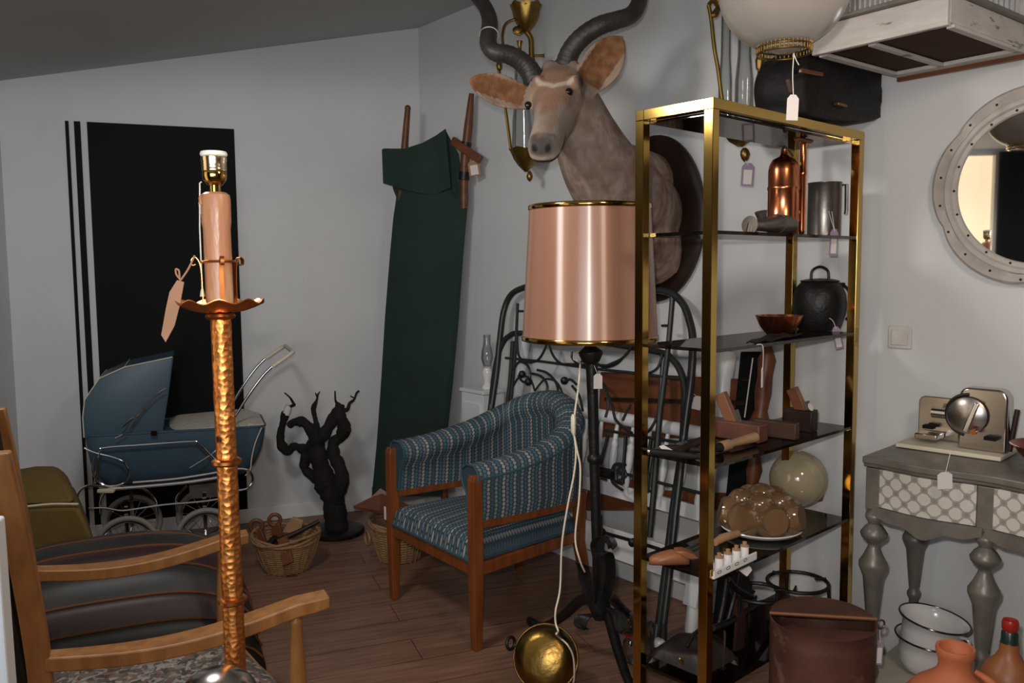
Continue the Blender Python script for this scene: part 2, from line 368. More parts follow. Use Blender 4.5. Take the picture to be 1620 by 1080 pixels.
def lattice():
    m = mat('painted diamond lattice', (.4, .38, .34), .55); nt = m.node_tree; p = nt.nodes['Principled BSDF']; L = nt.links.new
    uv = nd(nt, 'ShaderNodeUVMap', uv_map='UVMap'); s = nd(nt, 'ShaderNodeSeparateXYZ'); L(uv.outputs[0], s.inputs[0])
    def mt(op, a, b=None):
        n = nd(nt, 'ShaderNodeMath', operation=op)
        for i, x in enumerate((a, b)):
            if x is None: continue
            if isinstance(x, (int, float)): n.inputs[i].default_value = x
            else: L(x, n.inputs[i])
        return n.outputs[0]
    uu_ = mt('ADD', s.outputs[0], s.outputs[1]); vv_ = mt('SUBTRACT', s.outputs[0], s.outputs[1]); u = mt('MULTIPLY', uu_, 1/.055); v = mt('MULTIPLY', vv_, 1/.055)
    fu = mt('ABSOLUTE', mt('SUBTRACT', mt('FRACT', u), .5)); fv = mt('ABSOLUTE', mt('SUBTRACT', mt('FRACT', v), .5))
    ds = mt('MAXIMUM', mt('MAXIMUM', fu, fv), mt('MULTIPLY', mt('ADD', fu, fv), .68)); w = mt('LESS_THAN', ds, .43); g = mt('GREATER_THAN', mt('ADD', fu, fv), .8)
    n = nd(nt, 'ShaderNodeTexNoise'); n.inputs['Scale'].default_value = 60; L(uv.outputs[0], n.inputs[0])
    n2 = nd(nt, 'ShaderNodeTexNoise'); n2.inputs['Scale'].default_value = 22; L(uv.outputs[0], n2.inputs[0])
    a = nd(nt, 'ShaderNodeMixRGB'); L(w, a.inputs[0]); a.inputs[1].default_value = (.3, .28, .25, 1); a.inputs[2].default_value = (.55, .52, .47, 1)
    b = nd(nt, 'ShaderNodeMixRGB'); L(g, b.inputs[0]); L(a.outputs[0], b.inputs[1]); b.inputs[2].default_value = (.24, .22, .2, 1)
    r = nd(nt, 'ShaderNodeValToRGB'); r.color_ramp.elements[0].position = .62; r.color_ramp.elements[0].color = (0, 0, 0, 1); r.color_ramp.elements[1].position = .7
    L(n2.outputs[0], r.inputs[0]); c = nd(nt, 'ShaderNodeMixRGB'); L(r.outputs[0], c.inputs[0]); L(b.outputs[0], c.inputs[1]); c.inputs[2].default_value = (.3, .27, .23, 1)
    L(c.outputs[0], p.inputs['Base Color']); return m
M['lattice'] = lattice()

# ================================================================= setting
BE = C1+dB2*4.2; DE = AL+dD*6.
def wallprism(a, b, n, mname, name, z1=3.4):
    mb = MB(); t = n*.12
    mb.prism([a, b, b+t, a+t], (0, 0, z1)); return struct(name, mb, M[mname], smooth=0)
wallprism(AL-dA*.12, C0, nA, 'wall', 'wall_back')
mb = MB(); mb.prism([C0, C1, C1+nB*.12+dB*.01, C0+nB*.12], (0, 0, 3.4)); mb.prism([C1, BE, BE+nB2*.12, C1+nB2*.12], (0, 0, 3.4)); struct('wall_right', mb, M['wall'], smooth=0)
nD = Vector((-dD.y, dD.x, 0)); nD = -nD if nD.x > 0 else nD
# left wall with a lit window far behind the camera's left (it shows only in the mirror)
WIN0, WIN1 = 3.1, 4.13
def dpt(s, z=0): return AL+dD*s+UP*z
mb = MB()
for s0, s1, z0, z1 in ((0, WIN0, 0, 3.4), (WIN1, 6.2, 0, 3.4), (WIN0, WIN1, 0, .35), (WIN0, WIN1, 2.33, 3.4)):
    a, b = dpt(s0, z0), dpt(s1, z0); mb.prism([a, b, b+nD*.12, a+nD*.12], (0, 0, z1-z0))
struct('wall_left', mb, M['wall'], smooth=0)
a, b = dpt(WIN0, .35), dpt(WIN1, .35)
mb = MB(); mb.prism([a+nD*.05, b+nD*.05, b+nD*.06, a+nD*.06], (0, 0, 1.98))
em = bpy.data.materials.new('sunlit window'); em.use_nodes = True
em.node_tree.nodes['Principled BSDF'].inputs['Base Color'].default_value = (.8, .7, .5, 1)
em.node_tree.nodes['Principled BSDF'].inputs['Emission Color'].default_value = (1, .78, .5, 1)
em.node_tree.nodes['Principled BSDF'].inputs['Emission Strength'].default_value = .95
win = struct('window_1', mb, em, smooth=0)
mb = MB(); cD2 = [dpt(s, .02)-nD*.012 for s in (1.15, 3.04)]
mb.prism([cD2[0], cD2[1], cD2[1]-nD*.02, cD2[0]-nD*.02], (0, 0, 2.3)); struct('brass_dark_panel', mb, M['dark'], smooth=0)  # unseen dark panel, added so the brass posts have something dark to reflect
mb = MB(); cD = [dpt(s, z)-nD*.012 for s, z in ((4.15, .02), (5.95, .02))]
mb.prism([cD[0], cD[1], cD[1]-nD*.02, cD[0]-nD*.02], (0, 0, 2.33)); struct('mirror_dark_panel', mb, M['black'], smooth=0)  # black panel out of view, added as the dark side of the mirror image
nE = Vector(((BE-DE).y, -(BE-DE).x, 0)).normalized()
if nE.y > 0: nE = -nE
M['palebrass'] = mat('pale brass shell', (.75, .62, .4), .2, 1.)
M['rear'] = mat('brown rear wall', (.10, .075, .055), .7, c2=(.06, .045, .035), vs=2)
wallprism(DE, BE, nE, 'rear', 'wall_front')
cor = [AL, C0, C1, BE, DE]
mb = MB(); mb.prism([p+(p-Vector((.5, 1.5, 0))).normalized()*.2-UP*.1 for p in cor], (0, 0, .1)); struct('floor', mb, M['floor'], smooth=0)
mb = MB(); kl_ = -2.7; q0, q1 = AL-nD*0, DE
def onl(a, b):            # where the slope turns level
    da, db_ = (a-C0).dot(nB), (b-C0).dot(nB); return a+(b-a)*((kl_-da)/(db_-da))
g0, g1 = onl(AL, DE), onl(BE, DE)
for poly in ([AL-dA*.12-dD*.0, C0+nA*.1, C1+nB*.1, BE+nB*.1, g1, g0+nD*.1], [g0+nD*.1, g1, DE-dB*.1+nD*.1]): mb.prism([Vector((p.x, p.y, ceil_z(p))) for p in poly], (0, 0, .1))
struct('ceiling', mb, M['ceil'], smooth=0)
# baseboards
mb = MB(); mb.prism([AL-nA*0.002, C0-nA*.002, C0-nA*.016, AL-nA*.016], (0, 0, .085)); struct('baseboard_back', mb, M['white'], bevel=.003, smooth=0)
mb = MB(); mb.prism([C0-nB*0.002-nA*.016, C1-nB*.002, C1-nB*.016, C0-nB*.016-nA*.016], (0, 0, .085)); struct('baseboard_right', mb, M['white'], bevel=.003, smooth=0)
# black wall panel and stripes on the back wall (painted board)
pan = [PA(x, y) for x, y in ((137.5, 193), (370, 204.5))]
zt = (pan[0].z+pan[1].z)/2; xs = [(p-pA).dot(dA) for p in pan]
def wallpanel(s0, s1, z0, z1, name, lab):
    mb = MB(); a, b = pA+dA*s0-nA*.002, pA+dA*s1-nA*.002
    mb.prism([a+UP*z0, b+UP*z0, b+UP*z0-nA*.008, a+UP*z0-nA*.008], (0, 0, z1-z0))
    return tagp(mb.build(name, M['black'], smooth=0), lab, 'wall panel')
zb = PA(388, 808).z
wallpanel(xs[0], xs[1], zb, zt, 'wall_panel', 'large black rectangular panel on the white back wall behind the pram')
for (x0, x1, lab) in ((103, 108.5, 'thinnest black vertical stripe on the back wall, outermost from the black panel'), (117, 127, 'middle-width black vertical stripe on the back wall between thin stripe and panel')):
    s0, s1 = [(PA(x, 193)-pA).dot(dA) for x in (x0, x1)]
    wallpanel(s0, s1, zb, zt, 'wall_stripe', lab)
# open white door leaf at the very left
d0 = Zp(24, 1080, .6); ex = W(22, 1080, 1.25); hx = Vector((-.8, -.25, 0)).normalized()
mb = MB(); e0 = Vector((ex.x, ex.y, 0)); mb.prism([e0, e0+hx*.5, e0+hx*.5+Vector((-.01, .04, 0)), e0+Vector((-.01, .04, 0))], (-.012, 0, zpx(826, ex.y, 5)))
struct('door_1', mb, mat('bright white door paint', (.86, .91, .94), .4), smooth=0, bevel=.004)
# light switch on the right wall
t = thing('light_switch', 'white square light switch on the wall right of the brass shelf', 'light switch', PB2(1425, 533, 0))
q = frame(PB2(1425, 533, .0), dB2)
MB(q).box((0, -.006, 0), (.08, .009, .08)).build('plate', M['whitewood'], t, bevel=.003)
MB(q).box((0, -.013, 0), (.055, .006, .055)).build('rocker', M['whitewood'], t, bevel=.002)

# ================================================================= camera and lights
cam = bpy.data.cameras.new('Camera'); cam.sensor_width = 36; cam.lens = 36*F/1620; cam.clip_start = .05
co = bpy.data.objects.new('Camera', cam); COL.objects.link(co)
co.matrix_world = Matrix.Translation((0, 0, EYE)) @ Matrix.Rotation(PI/2-PITCH, 4, 'X') @ Matrix.Rotation(-ROLL, 4, 'Z')
SC.camera = co
def area(name, loc, to, sx, sy, e, col):
    l = bpy.data.lights.new(name, 'AREA'); l.shape = 'RECTANGLE'; l.size = sx; l.size_y = sy; l.energy = e; l.color = col
    o = bpy.data.objects.new(name, l); COL.objects.link(o); o.location = loc
    o.rotation_euler = (Vector(to)-Vector(loc)).to_track_quat('-Z', 'Y').to_euler(); return o
FL_E, SPOT_E, AREA_E = 95., 52., 13.
l = bpy.data.lights.new('flash', 'SPOT'); l.energy = FL_E; l.color = (1., .94, .88); l.spot_size = math.radians(118); l.spot_blend = 1.; l.shadow_soft_size = .022
o = bpy.data.objects.new('flash', l); COL.objects.link(o); o.location = (-.036, .03, EYE+.085); o.rotation_euler = (Vector((.85, 3, 1.62))-o.location).to_track_quat('-Z', 'Y').to_euler()
def spot(name, loc, to, ang, e, col, soft, blend=.4):
    l = bpy.data.lights.new(name, 'SPOT'); l.energy = e; l.color = col; l.spot_size = math.radians(ang); l.spot_blend = blend; l.shadow_soft_size = soft
    o = bpy.data.objects.new(name, l); COL.objects.link(o); o.location = loc; o.rotation_euler = (Vector(to)-Vector(loc)).to_track_quat('-Z', 'Y').to_euler(); return o
spot('fill_spot', (-1.0, 2.15, 2.33), (-1.0, 2.55, 0), 179, SPOT_E, (1., .97, .94), .16, .12)  # unseen fill spot, added under the ceiling to lift walls and floor
spot('fill_spot', (1.0, .7, 2.32), (1.0, .9, 0), 176, SPOT_E*.72, (1., .82, .69), .16, .2)  # second added fill spot, warmer, for the right wall
dl = area('cool_fill', (-.7, -.95, 1.55), (-.9, 4, 2.1), 1.4, 1.0, AREA_E, (.8, .9, 1.)); dl.data.spread = math.radians(120)  # unseen bluish area fill added behind the camera, aimed at the upper walls
w = bpy.data.worlds.new('World'); SC.world = w; w.use_nodes = True
w.node_tree.nodes['Background'].inputs[0].default_value = (.5, .5, .5, 1); w.node_tree.nodes['Background'].inputs[1].default_value = .1
SC.view_settings.view_transform = 'Standard'; SC.view_settings.look = 'None'; SC.view_settings.exposure = 0; SC.view_settings.gamma = 1
SC.view_settings.use_curve_mapping = False
# ================================================================= price tags
def price_tag(px, py, Y, w, h, lab, frm=None, m='paper', inner=None, ang=0., yaw=0., cat='price tag', strands=1):
    """card whose middle shows at px,py at depth Y, w x h picture pixels; frm = list of (px,py) the string follows down to the card"""
    k = Y/F; c = W(px, py, Y); w *= k; h *= k
    t = thing('price_tag', lab, cat, c, None)
    R = Matrix.Translation(c) @ Matrix.Rotation(math.radians(yaw), 4, 'Z') @ Matrix.Rotation(math.radians(ang), 4, 'Y')
    mb = MB(R); hw, hh = w/2, h/2
    mb.prism([(-hw, 0, -hh), (hw, 0, -hh), (hw, 0, hh*.68), (hw*.45, 0, hh), (-hw*.45, 0, hh), (-hw, 0, hh*.68)], (0, .0012, 0))
    mb.build('card', M[m], t, smooth=0)
    if inner:
        mb = MB(R); mb.box((0, -.0009, -hh*.22), (w*.66, .0014, h*.62)); mb.build('label_field', M[inner], t, smooth=0)
    if frm:
        top = R @ Vector((0, 0, hh*.8))
        for s in range(strands):
            pts = [W(x+s*5*(i == 0), y, Y-.004) for i, (x, y) in enumerate(frm)]+[top-Vector((0, .002, 0))]
            MB().tube(cr(pts, 5), .0011, 5).build('string', M['string'], t)
    return t

# ================================================================= candle floor lamp
Yl = 1.42
ta, tb = W(338, 243, Yl), W(372, 1040, Yl-.02)
ax = (ta-tb).normalized(); q = ax.to_track_quat('Z', 'Y').to_matrix()
Rl = Matrix.Translation(tb) @ q.to_4x4()
foot = tb-ax*(tb.z/ax.z)
t = thing('candle_floor_lamp', 'hammered copper floor lamp with a candle sleeve and empty brass bulb socket', 'lamp', foot)
def al(py):                       # height along the axis for a picture row
    lo, hi = 0, (ta-tb).length
    c = zpx(py, Yl, 338+(py-243)*34/797.); return (c-tb.z)/ax.z
kl = Yl/F
mb = MB(Rl); base = -tb.z/ax.z
rr = .0174
prof = [(rr*1.08, base+.02)]
N = 60
for i in range(N+1):
    z = base+.03+(al(497)-base-.03)*i/N; prof.append((rr*(1.1-.14*i/N)+.0005*math.sin(i*2.7), z))
mb.lathe(prof, n=28); mb.build('stem', M['hammered'], t)
for py in (727, 942): MB(Rl).lathe([(rr*.95, al(py)-.007), (rr*1.2, al(py)-.0065), (rr*1.42, al(py)-.003), (rr*1.42, al(py)+.002), (rr*1.2, al(py)+.005), (rr*1.0, al(py)+.0055)], n=28).build('ring', M['coppergold'], t)
MB(Rl).lathe([(rr, al(505)), (rr*1.3, al(503)), (rr*1.42, al(500)), (rr*1.3, al(496)), (rr*.9, al(494))], n=28).build('collar', M['coppergold'], t)
z0 = al(494)
mb = MB(Rl); mb.lathe([(.003, z0-.002), (.018, z0-.001), (.04, z0+.004), (.058, z0+.011), (.072, z0+.018), (.072, z0+.0195), (.057, z0+.013), (.04, z0+.006), (.018, z0+.002), (.003, z0+.001)], n=72, wav=.055, wn=9, wfrom=.03)
mb.build('drip_pan', M['coppergold'], t)
mb = MB(Rl); zb0, zt0 = z0+.002, al(305)
mb.lathe([(.021, zb0), (.0225, zb0+.02), (.0222, zt0-.06), (.0238, zt0-.05), (.0242, zt0-.012), (.0228, zt0-.004), (.018, zt0), (.002, zt0-.001)], n=32); cs = mb.build('candle_sleeve', M['wax'], t)
for a0, ln in ((-2.4, .05), (-.3, .035), (-1.5, .07), (-.9, .09), (-2.0, .1), (.1, .02)):
    MB(Rl).tube([(.0235*math.cos(a0), .0235*math.sin(a0), zt0-.006), (.0245*math.cos(a0), .0245*math.sin(a0), zt0-ln*.5), (.0235*math.cos(a0), .0235*math.sin(a0), zt0-ln)], [.002, .0035, .0026], 8).build('wax_drip', M['wax'], cs)
# leaf cage round the candle foot with curled tips
for a0 in (-PI*.92, -PI*.5, -.08, PI*.5):
    cx, sx_ = math.cos(a0), math.sin(a0); zt = al(412)
    pts = [(.026, zb0+.003), (.0265, zb0+.03), (.027, zt-.03), (.029, zt-.006), (.036, zt+.006), (.043, zt+.002), (.042, zt-.008), (.036, zt-.007)]
    mb = MB(Rl); P = cr([(r*cx, r*sx_, z) for r, z in pts], 5)
    mb.grid(lambda u, v, P=P, cx=cx, sx_=sx_: P[min(int(u*(len(P)-1)+.5), len(P)-1)]+Vector((-sx_, cx, 0))*(v-.5)*(.017 if abs(abs(a0)-PI/2) > .1 else .008)*(1-.35*u), len(P)-1, 3, .0012)
    mb.build('leaf_bracket', M['coppergold'], t)
mb = MB(Rl); mb.torus((0, 0, al(414)), .0262, .0022, n=36); mb.build('cage_band', M['coppergold'], t)
sk = [(.009, zt0-.002), (.009, zt0+.012), (.0125, zt0+.013), (.0185, zt0+.021), (.0195, al(278)), (.0195, al(272)), (.0188, al(271)), (.0185, al(262)), (.0185, al(262.5)), (.002, al(262.5))]
so = MB(Rl).lathe(sk, n=36).build('bulb_socket', M['brass'], t)
lbl(MB(Rl).lathe([(.002, al(271)), (.0198, al(271)), (.0201, al(268)), (.0196, al(266)), (.0203, al(264)), (.0196, al(262)), (.0203, al(260)), (.0197, al(257)), (.0206, al(255)), (.0206, al(249)), (.019, al(247.5)), (.002, al(247.5))], n=36).build('socket_shell', M['palebrass'], so), 'pale silvery threaded upper shell')
MB(Rl).lathe([(.0185, al(248)), (.0212, al(247)), (.0222, al(244)), (.021, al(240.5)), (.0165, al(240)), (.0155, al(242)), (.003, al(242.))], n=36).build('socket_ring', M['porcelain'], so)
xs0 = Vector((-.0225, -.004, 0))
MB(Rl).tube([(.0205, -.003, al(288)), (.0235, -.004, al(290)), (.0265, -.005, al(360)), (.0268, -.006, al(462))], .0012, 6).build('pull_cord', M['string'], t)
MB(Rl).lathe([(.001, al(456)), (.0022, al(457)), (.0042, al(468)), (.001, al(469))], o=(.0268, -.006, 0), n=14).build('pull_bell', M['cream'], t)
# dome foot plate on the stem and foot on the floor
zd = al(1046)
mb = MB(Rl); pr_ = [(.017, zd+.004)]
for i in range(1, 12): a0 = i/11*PI/2; pr_.append((.017+.056*math.sin(a0), zd-.055*(1-math.cos(a0))))
pr_ += [(.073, zd-.075), (.068, zd-.075), (.018, zd-.02)]
Yd = 1.30; cd = W(343, 1062, Yd); cd.z = 0; zt0 = zpx(1059, Yd, 343)
td = thing('steel_urn', 'tall grey polished metal urn whose dome lid stands before the copper floor lamp', 'urn', cd)
prd = [(.002, zt0)]
for i in range(1, 13): a0 = i/12*PI/2; prd.append((.064*math.sin(a0), zt0-.05*(1-math.cos(a0))))
MB(Matrix.Translation(cd)).lathe((prd+[(.064, zt0-.06), (.06, zt0-.062), (.002, zt0-.061)])[::-1], n=48).build('lid', M['steel'], td, smooth=60)
MB(Matrix.Translation(cd)).lathe([(.002, 0), (.05, 0), (.052, .01), (.04, .05), (.045, .2), (.06, zt0-.2), (.06, zt0-.064), (.002, zt0-.063)], n=40).build('body', M['steel'], td)
MB(Matrix.Translation(foot)).lathe([(.14, 0), (.145, .012), (.12, .025), (.05, .04), (.03, .06), (.017, .09)], n=40).build('foot', M['coppergold'], t)
# kraft tag hung on the leaf
k = Yl/F
tg = thing('price_tag', 'long kraft paper price tag tied to the hammered copper candle lamp', 'price tag', W(268, 495, Yl-.05))
poly = [W(x, y, Yl-.045+.0*(x)) for x, y in ((280, 443), (291, 446), (285, 480), (276, 515), (262, 541), (255, 530), (262, 490), (268, 462))]
MB().prism(poly, (0, .0015, 0)).build('card', M['kraft'], tg, smooth=0)
MB().tube(cr([W(x, y, Yl-.04) for x, y in ((308, 404), (298, 425), (288, 440), (283, 446))], 5), .0016, 6).build('string', M['kraft'], tg)
MB().tube(cr([W(x, y, Yl-.04) for x, y in ((285, 442), (279, 434), (278, 426), (283, 428), (284, 440))], 5), .0016, 6).build('string_knot', M['kraft'], tg)

# ================================================================= oak recliner with floral seat
F1, R1 = Zp(518, 944, .62), Zp(72, 1034, .6)
F2, R2 = Zp(392, 846, .62), Zp(52, 898, .6)
fw = (F1-R1); fw.z = 0; fw.normalize(); wd = (F2-F1); wd = wd-fw*wd.dot(fw); wd.z = 0; wlen = wd.length; wd.normalize()
t = thing('wooden_armchair', 'pale oak reclining armchair with curved arms and floral tapestry seat', 'armchair', (R1+F2)/2*Vector((1, 1, 0)) if False else Vector(((R1.x+F2.x)/2, (R1.y+F2.y)/2, 0)))
def armrest(Fp, Rp):
    n = 16; rings = []
    for i in range(n+1):
        s = i/n; c = Rp.lerp(Fp, s); c.z += -.03*math.sin(PI*min(1, s*1.15))+.012*s*s
        hw = .026+.008*math.sin(PI*s)+.006*s; th = .036
        if i == n: th = .032
        rings.append([c+wd*hw, c-wd*hw, c-wd*hw-UP*th, c+wd*hw-UP*th])
    mb = MB(); mb.loft(rings); return mb
for Fp, Rp in ((F1, R1), (F2, R2)):
    armrest(Fp, Rp).build('arm', M['oak'], t, bevel=.004)
    # turned front post
    p = Fp-fw*.085; p = Vector((p.x, p.y, 0)); zt = Fp.z-.03
    MB(Matrix.Translation(p)).lathe([(.016, 0), (.019, .05), (.021, .2), (.022, .3), (.0235, .36), (.0215, .42), (.0185, zt-.1), (.0145, zt-.035), (.0165, zt-.028), (.0165, zt-.018), (.012, zt-.012), (.012, zt)], n=20).build('front_post', M['oak'], t)
tp = W(-2, 715, 1.74)
for off in (Vector((0, 0, 0)), (R2-R1)):
    off = Vector((off.x, off.y, 0))
    lowp = Vector((R1.x, R1.y, 0))+fw*.02+off
    mid = R1+off-fw*.015; mid.z = R1.z+.0
    top = tp+off
    mb = MB()
    pts = [lowp+UP*.0, Vector((mid.x, mid.y, .3))+fw*.01, mid, mid.lerp(top, .5)+fw*.004, top]
    P = cr(pts, 5); rings = []
    for i, p in enumerate(P):
        h = .02+.004*math.sin(i/len(P)*PI); rings.append([p+wd*h+fw*h*1.05, p-wd*h+fw*h*1.05, p-wd*h-fw*h*1.05, p+wd*h-fw*h*1.05])
    mb.loft(rings); mb.build('back_post', M['oak'], t, bevel=.004)
# backrest panel (dark) between the posts
a0 = Vector((R1.x, R1.y, .45))-fw*.035; a1 = tp-fw*.03; wv = R2-R1; wv.z = 0
mb = MB(); mb.grid(lambda u, v: a0.lerp(a1, u)+wv*(.08+.84*v)-fw*(.03*math.sin(PI*v)), 8, 8, .03); mb.build('backrest', M['lthblack'], t)
for zz in (.275,):
    MB().bar(Vector((F1.x, F1.y, zz))-fw*.085, Vector((F2.x, F2.y, zz))-fw*.085, .03, .06).build('seat_rail', M['oak'], t, bevel=.004)
    MB().bar(Vector((F1.x, F1.y, zz))-fw*.085, Vector((R1.x, R1.y, zz)), .03, .06).build('seat_rail', M['oak'], t, bevel=.004)
    MB().bar(Vector((F2.x, F2.y, zz))-fw*.085, Vector((R2.x, R2.y, zz)), .03, .06).build('seat_rail', M['oak'], t, bevel=.004)
s00, s10 = Vector((R1.x, R1.y, 0))+fw*.0+wd*.035, Vector((F1.x, F1.y, 0))-fw*.05+wd*.035
s01, s11 = Vector((R2.x, R2.y, 0))-wd*.035+fw*.0, Vector((F2.x, F2.y, 0))-fw*.06-wd*.035
def seatf(u, v):
    p = s00.lerp(s10, u).lerp(s01.lerp(s11, u), v); e = min(1, 6*min(u, 1-u, v, 1-v)+.001)
    # soften corners in plan
    c = s00.lerp(s10, .5).lerp(s01.lerp(s11, .5), .5); r = max(abs(u-.5), abs(v-.5))*2; d = math.hypot(u-.5, v-.5)*2
    p = c+(p-c)*(1-.12*max(0, d-1.0)/.41)
    return Vector((p.x, p.y, .285+.05*math.sqrt(e)))
mb = MB(); mb.grid(seatf, 24, 24, .05); mb.build('seat', M['fabric_floral'], t, smooth=60)

# ================================================================= patchwork leather pouf
Op = (R2+F2)/2; Op.z = 0; Op = Op+wd*.43-fw*.12
t = thing('leather_pouf', 'patchwork dark leather pouf with tan piping beyond the oak recliner', 'pouf', Op)
R = frame(Op, fw); L_, D_, H_ = .98, .76, .52
bands = ['lthblack', 'lthgreen', 'lthwine', 'lthgrey', 'lthwine', 'lthgrey', 'lthgrey']
nb = 5
def domeP(u, y):      # u -1..1 along, y -1..1 across
    ex = (1-abs(u)**3.2)**.6 if abs(u) < 1 else 0; ey = math.sqrt(max(0, 1-abs(y)**2.6))
    return Vector((u*L_/2, y*D_/2, .1+(H_-.1)*ex**.6*ey))
mb = MB(R); rings = []
mb.prism([(math.copysign(abs(math.cos(a))**.5, math.cos(a))*L_/2*.97, math.copysign(abs(math.sin(a))**.5, math.sin(a))*D_/2*.97, 0) for a in [2*PI*i/40 for i in range(40)]], (0, 0, .1)); mb.build('base_panel', M['lthblack'], t, smooth=60)
ys = [-1, -.955, -.87, -.74, -.5, -.2, .2, 1]
for b in range(7):
    y0, y1 = ys[b], ys[b+1]
    def fb(u, v, y0=y0, y1=y1):
        uu = -1+2*u; y = y0+(y1-y0)*v; p = domeP(uu*.999, max(-.999, min(.999, y)))
        return p+Vector((0, 0, .014*math.sin(PI*v)*(1-uu**4)))
    mb = MB(R); mb.grid(fb, 30, 8, .008); mb.build('panel', M[bands[b]], t, smooth=70)
    if b: 
        MB(R).tube([domeP(-.985+1.97*i/30, y0)+Vector((0, 0, .003)) for i in range(31)], .0045, 6).build('piping', M['lthpipe'], t)

# ================================================================= mustard easy chair
Ym = 3.25
t = thing('mustard_chair', 'mustard yellow upholstered easy chair with pale piping behind the leather pouf', 'chair', Vector((W(70, 800, Ym+.15).x, Ym+.2, 0)))
def slab(pts, dep, name, m, bev=.03, pr=None):
    mb = MB(); mb.prism([W(x, y, Y) for x, y, Y in pts], dep); return mb.build(name, m, pr, bevel=bev, seg=4)
dm = Vector((-.25, .42, 0))
slab([(14, 800, Ym), (14, 764, Ym+.1), (60, 756, Ym+.1), (98, 756, Ym+.1), (112, 772, Ym+.06), (124, 797, Ym)], dm*.55, 'back_cushion', M['mustard'], .025, t)
slab([(14, 902, Ym-.02), (14, 803, Ym-.02), (124, 799, Ym-.02), (138, 828, Ym-.02), (150, 858, Ym-.02), (152, 902, Ym-.02)], dm*.8, 'seat_cushion', M['mustard'], .02, t)
MB().tube(cr([W(x, y, Ym-.022) for x, y in ((14, 803), (40, 801), (80, 797), (124, 797))], 4), .004, 6).build('piping', M['cream'], t)
bz = zpx(900, Ym, 80)
mb = MB(); mb.prism([Vector((W(x, 900, Ym).x, Ym+yy, 0)) for x, yy in ((16, 0.03), (150, .03), (100, .33), (-40, .33))], (0, 0, bz+.02)); mb.build('base', M['dark'], t, smooth=0)

# ================================================================= pram
n0 = Vector((-1.6, 4.17, 0))
def PP(x, y, off=0.): return PLN(x, y, n0+nA*off, nA)
t = thing('baby_carriage', 'old blue baby carriage with folded up hood and chrome chassis', 'pram', PP(270, 890)*Vector((1, 1, 0)) if False else Vector((PP(270, 890).x, PP(270, 890).y, 0))+nA*.2)
Wd = .40
# tub: near side outline rows from rim to bottom (left px, right px, row), narrowing depth
rows = [(131, 421, 686, 0., 1.), (134, 420, 700, .0, 1.), (139, 415, 725, .012, .97), (146, 405, 748, .03, .92), (160, 388, 762, .06, .84), (190, 360, 768, .1, .74)]
rings = []
for xl, xr, y, ins, sc in rows:
    yl, yr = y+4, y-12
    a, b = PP(xl, yl, ins), PP(xr, yr, ins); d = nA*(Wd-2*ins); r_ = []
    A4 = [a, b, b+d, a+d]
    for i in range(4):      # rounded corners
        p, q0, q1 = A4[i], A4[i-1], A4[(i+1) % 4]
        for s in range(5):
            tt = s/4; e0 = p+(q0-p).normalized()*.06; e1 = p+(q1-p).normalized()*.06
            r_.append(e0*(1-tt)**2+p*2*tt*(1-tt)+e1*tt*tt)
    rings.append(r_)
mb = MB(); mb.loft(rings); tub = mb.build('tub', M['teal'], t, smooth=60)
top = rings[0]; MB().tube(top, .006, 6, True).build('rim_piping', M['teal'], tub)
# cream quilted lining above the rim on the far side, and apron
mb = MB()
a, b = PP(262, 690, .02), PP(418, 674, .02); c, d = a+nA*(Wd-.04), b+nA*(Wd-.04)
def lining(u, v):
    p = a.lerp(b, u).lerp(c.lerp(d, u), v); return p+UP*(.012+.035*math.sin(PI*min(1, v*.5+.1))*min(1, (1-u)*6, u*8+.2))
mb.grid(lining, 16, 10, .02); mb.build('lining', M['quilt'], t, smooth=60)
# piping seam on the tub's right end
MB().tube(cr([PP(x, y, -.004) for x, y in ((414, 676), (404, 700), (398, 725), (396, 742), (388, 752))], 5), .003, 6).build('seam_piping', M['cream'], tub)
# hood
near = [(133, 692), (131, 660), (134, 633), (157, 599), (197, 581), (273, 565), (266, 620), (256, 684)]
NP = [PP(x, y, .01) for x, y in near]; FP = [p+nA*(Wd-.02) for p in NP]
def inflate(P, bulge):
    c = sum(P, Vector())/len(P); return c-nA*bulge
mb = MB(); cN = inflate(NP, .035); cF = sum(FP, Vector())/len(FP)+nA*.03
mb.add(NP+[cN], [(i, (i+1) % 8, 8) for i in range(8)]); mb.build('hood_side', M['teal'], t, smooth=25)
mb = MB(); mb.add(FP+[cF], [((i+1) % 8, i, 8) for i in range(8)]); mb.build('hood_side', M['teal'], t, smooth=25)
mb = MB()
for i in range(5):
    a, b, c, d = NP[i], NP[i+1], FP[i+1], FP[i]; mc = (a+b+c+d)/4; 
    mb.grid(lambda u, v, a=a, b=b, c=c, d=d: a.lerp(b, u).lerp(d.lerp(c, u), v), 4, 6, .006)
hd_ = mb.build('hood_top', M['teal'], t, smooth=20)
MB().tube([p-nA*.004+UP*.002 for p in NP[:6]], .003, 6).build('hood_piping', M['cream'], hd_)
for i in range(1, 5): MB().tube([NP[i]+UP*.003, FP[i]+UP*.003], .002, 6).build('hood_rib', M['cream'], hd_)
MB().tube([NP[5], NP[6], NP[7]], .004, 6).build('hood_front_edge', M['teal'], hd_)
# folding hood lever
MB().tube(cr([PP(x, y, -.05) for x, y in ((182, 693), (198, 684), (212, 665), (228, 645), (246, 625), (262, 614))], 4), [.004, .003, .005, .004, .005], 8).build('hood_lever', M['chrome'], t)
MB().tube([PP(193, 675, -.052), PP(205, 664, -.052), PP(219, 657, -.052), PP(230, 640, -.052)], [.006, .006, .004, .004], 8).build('hood_lever', M['chrome'], t)
MB().box(PP(244, 685, -.03), (.03, .006, .025)).build('hood_catch', M['chrome'], t)
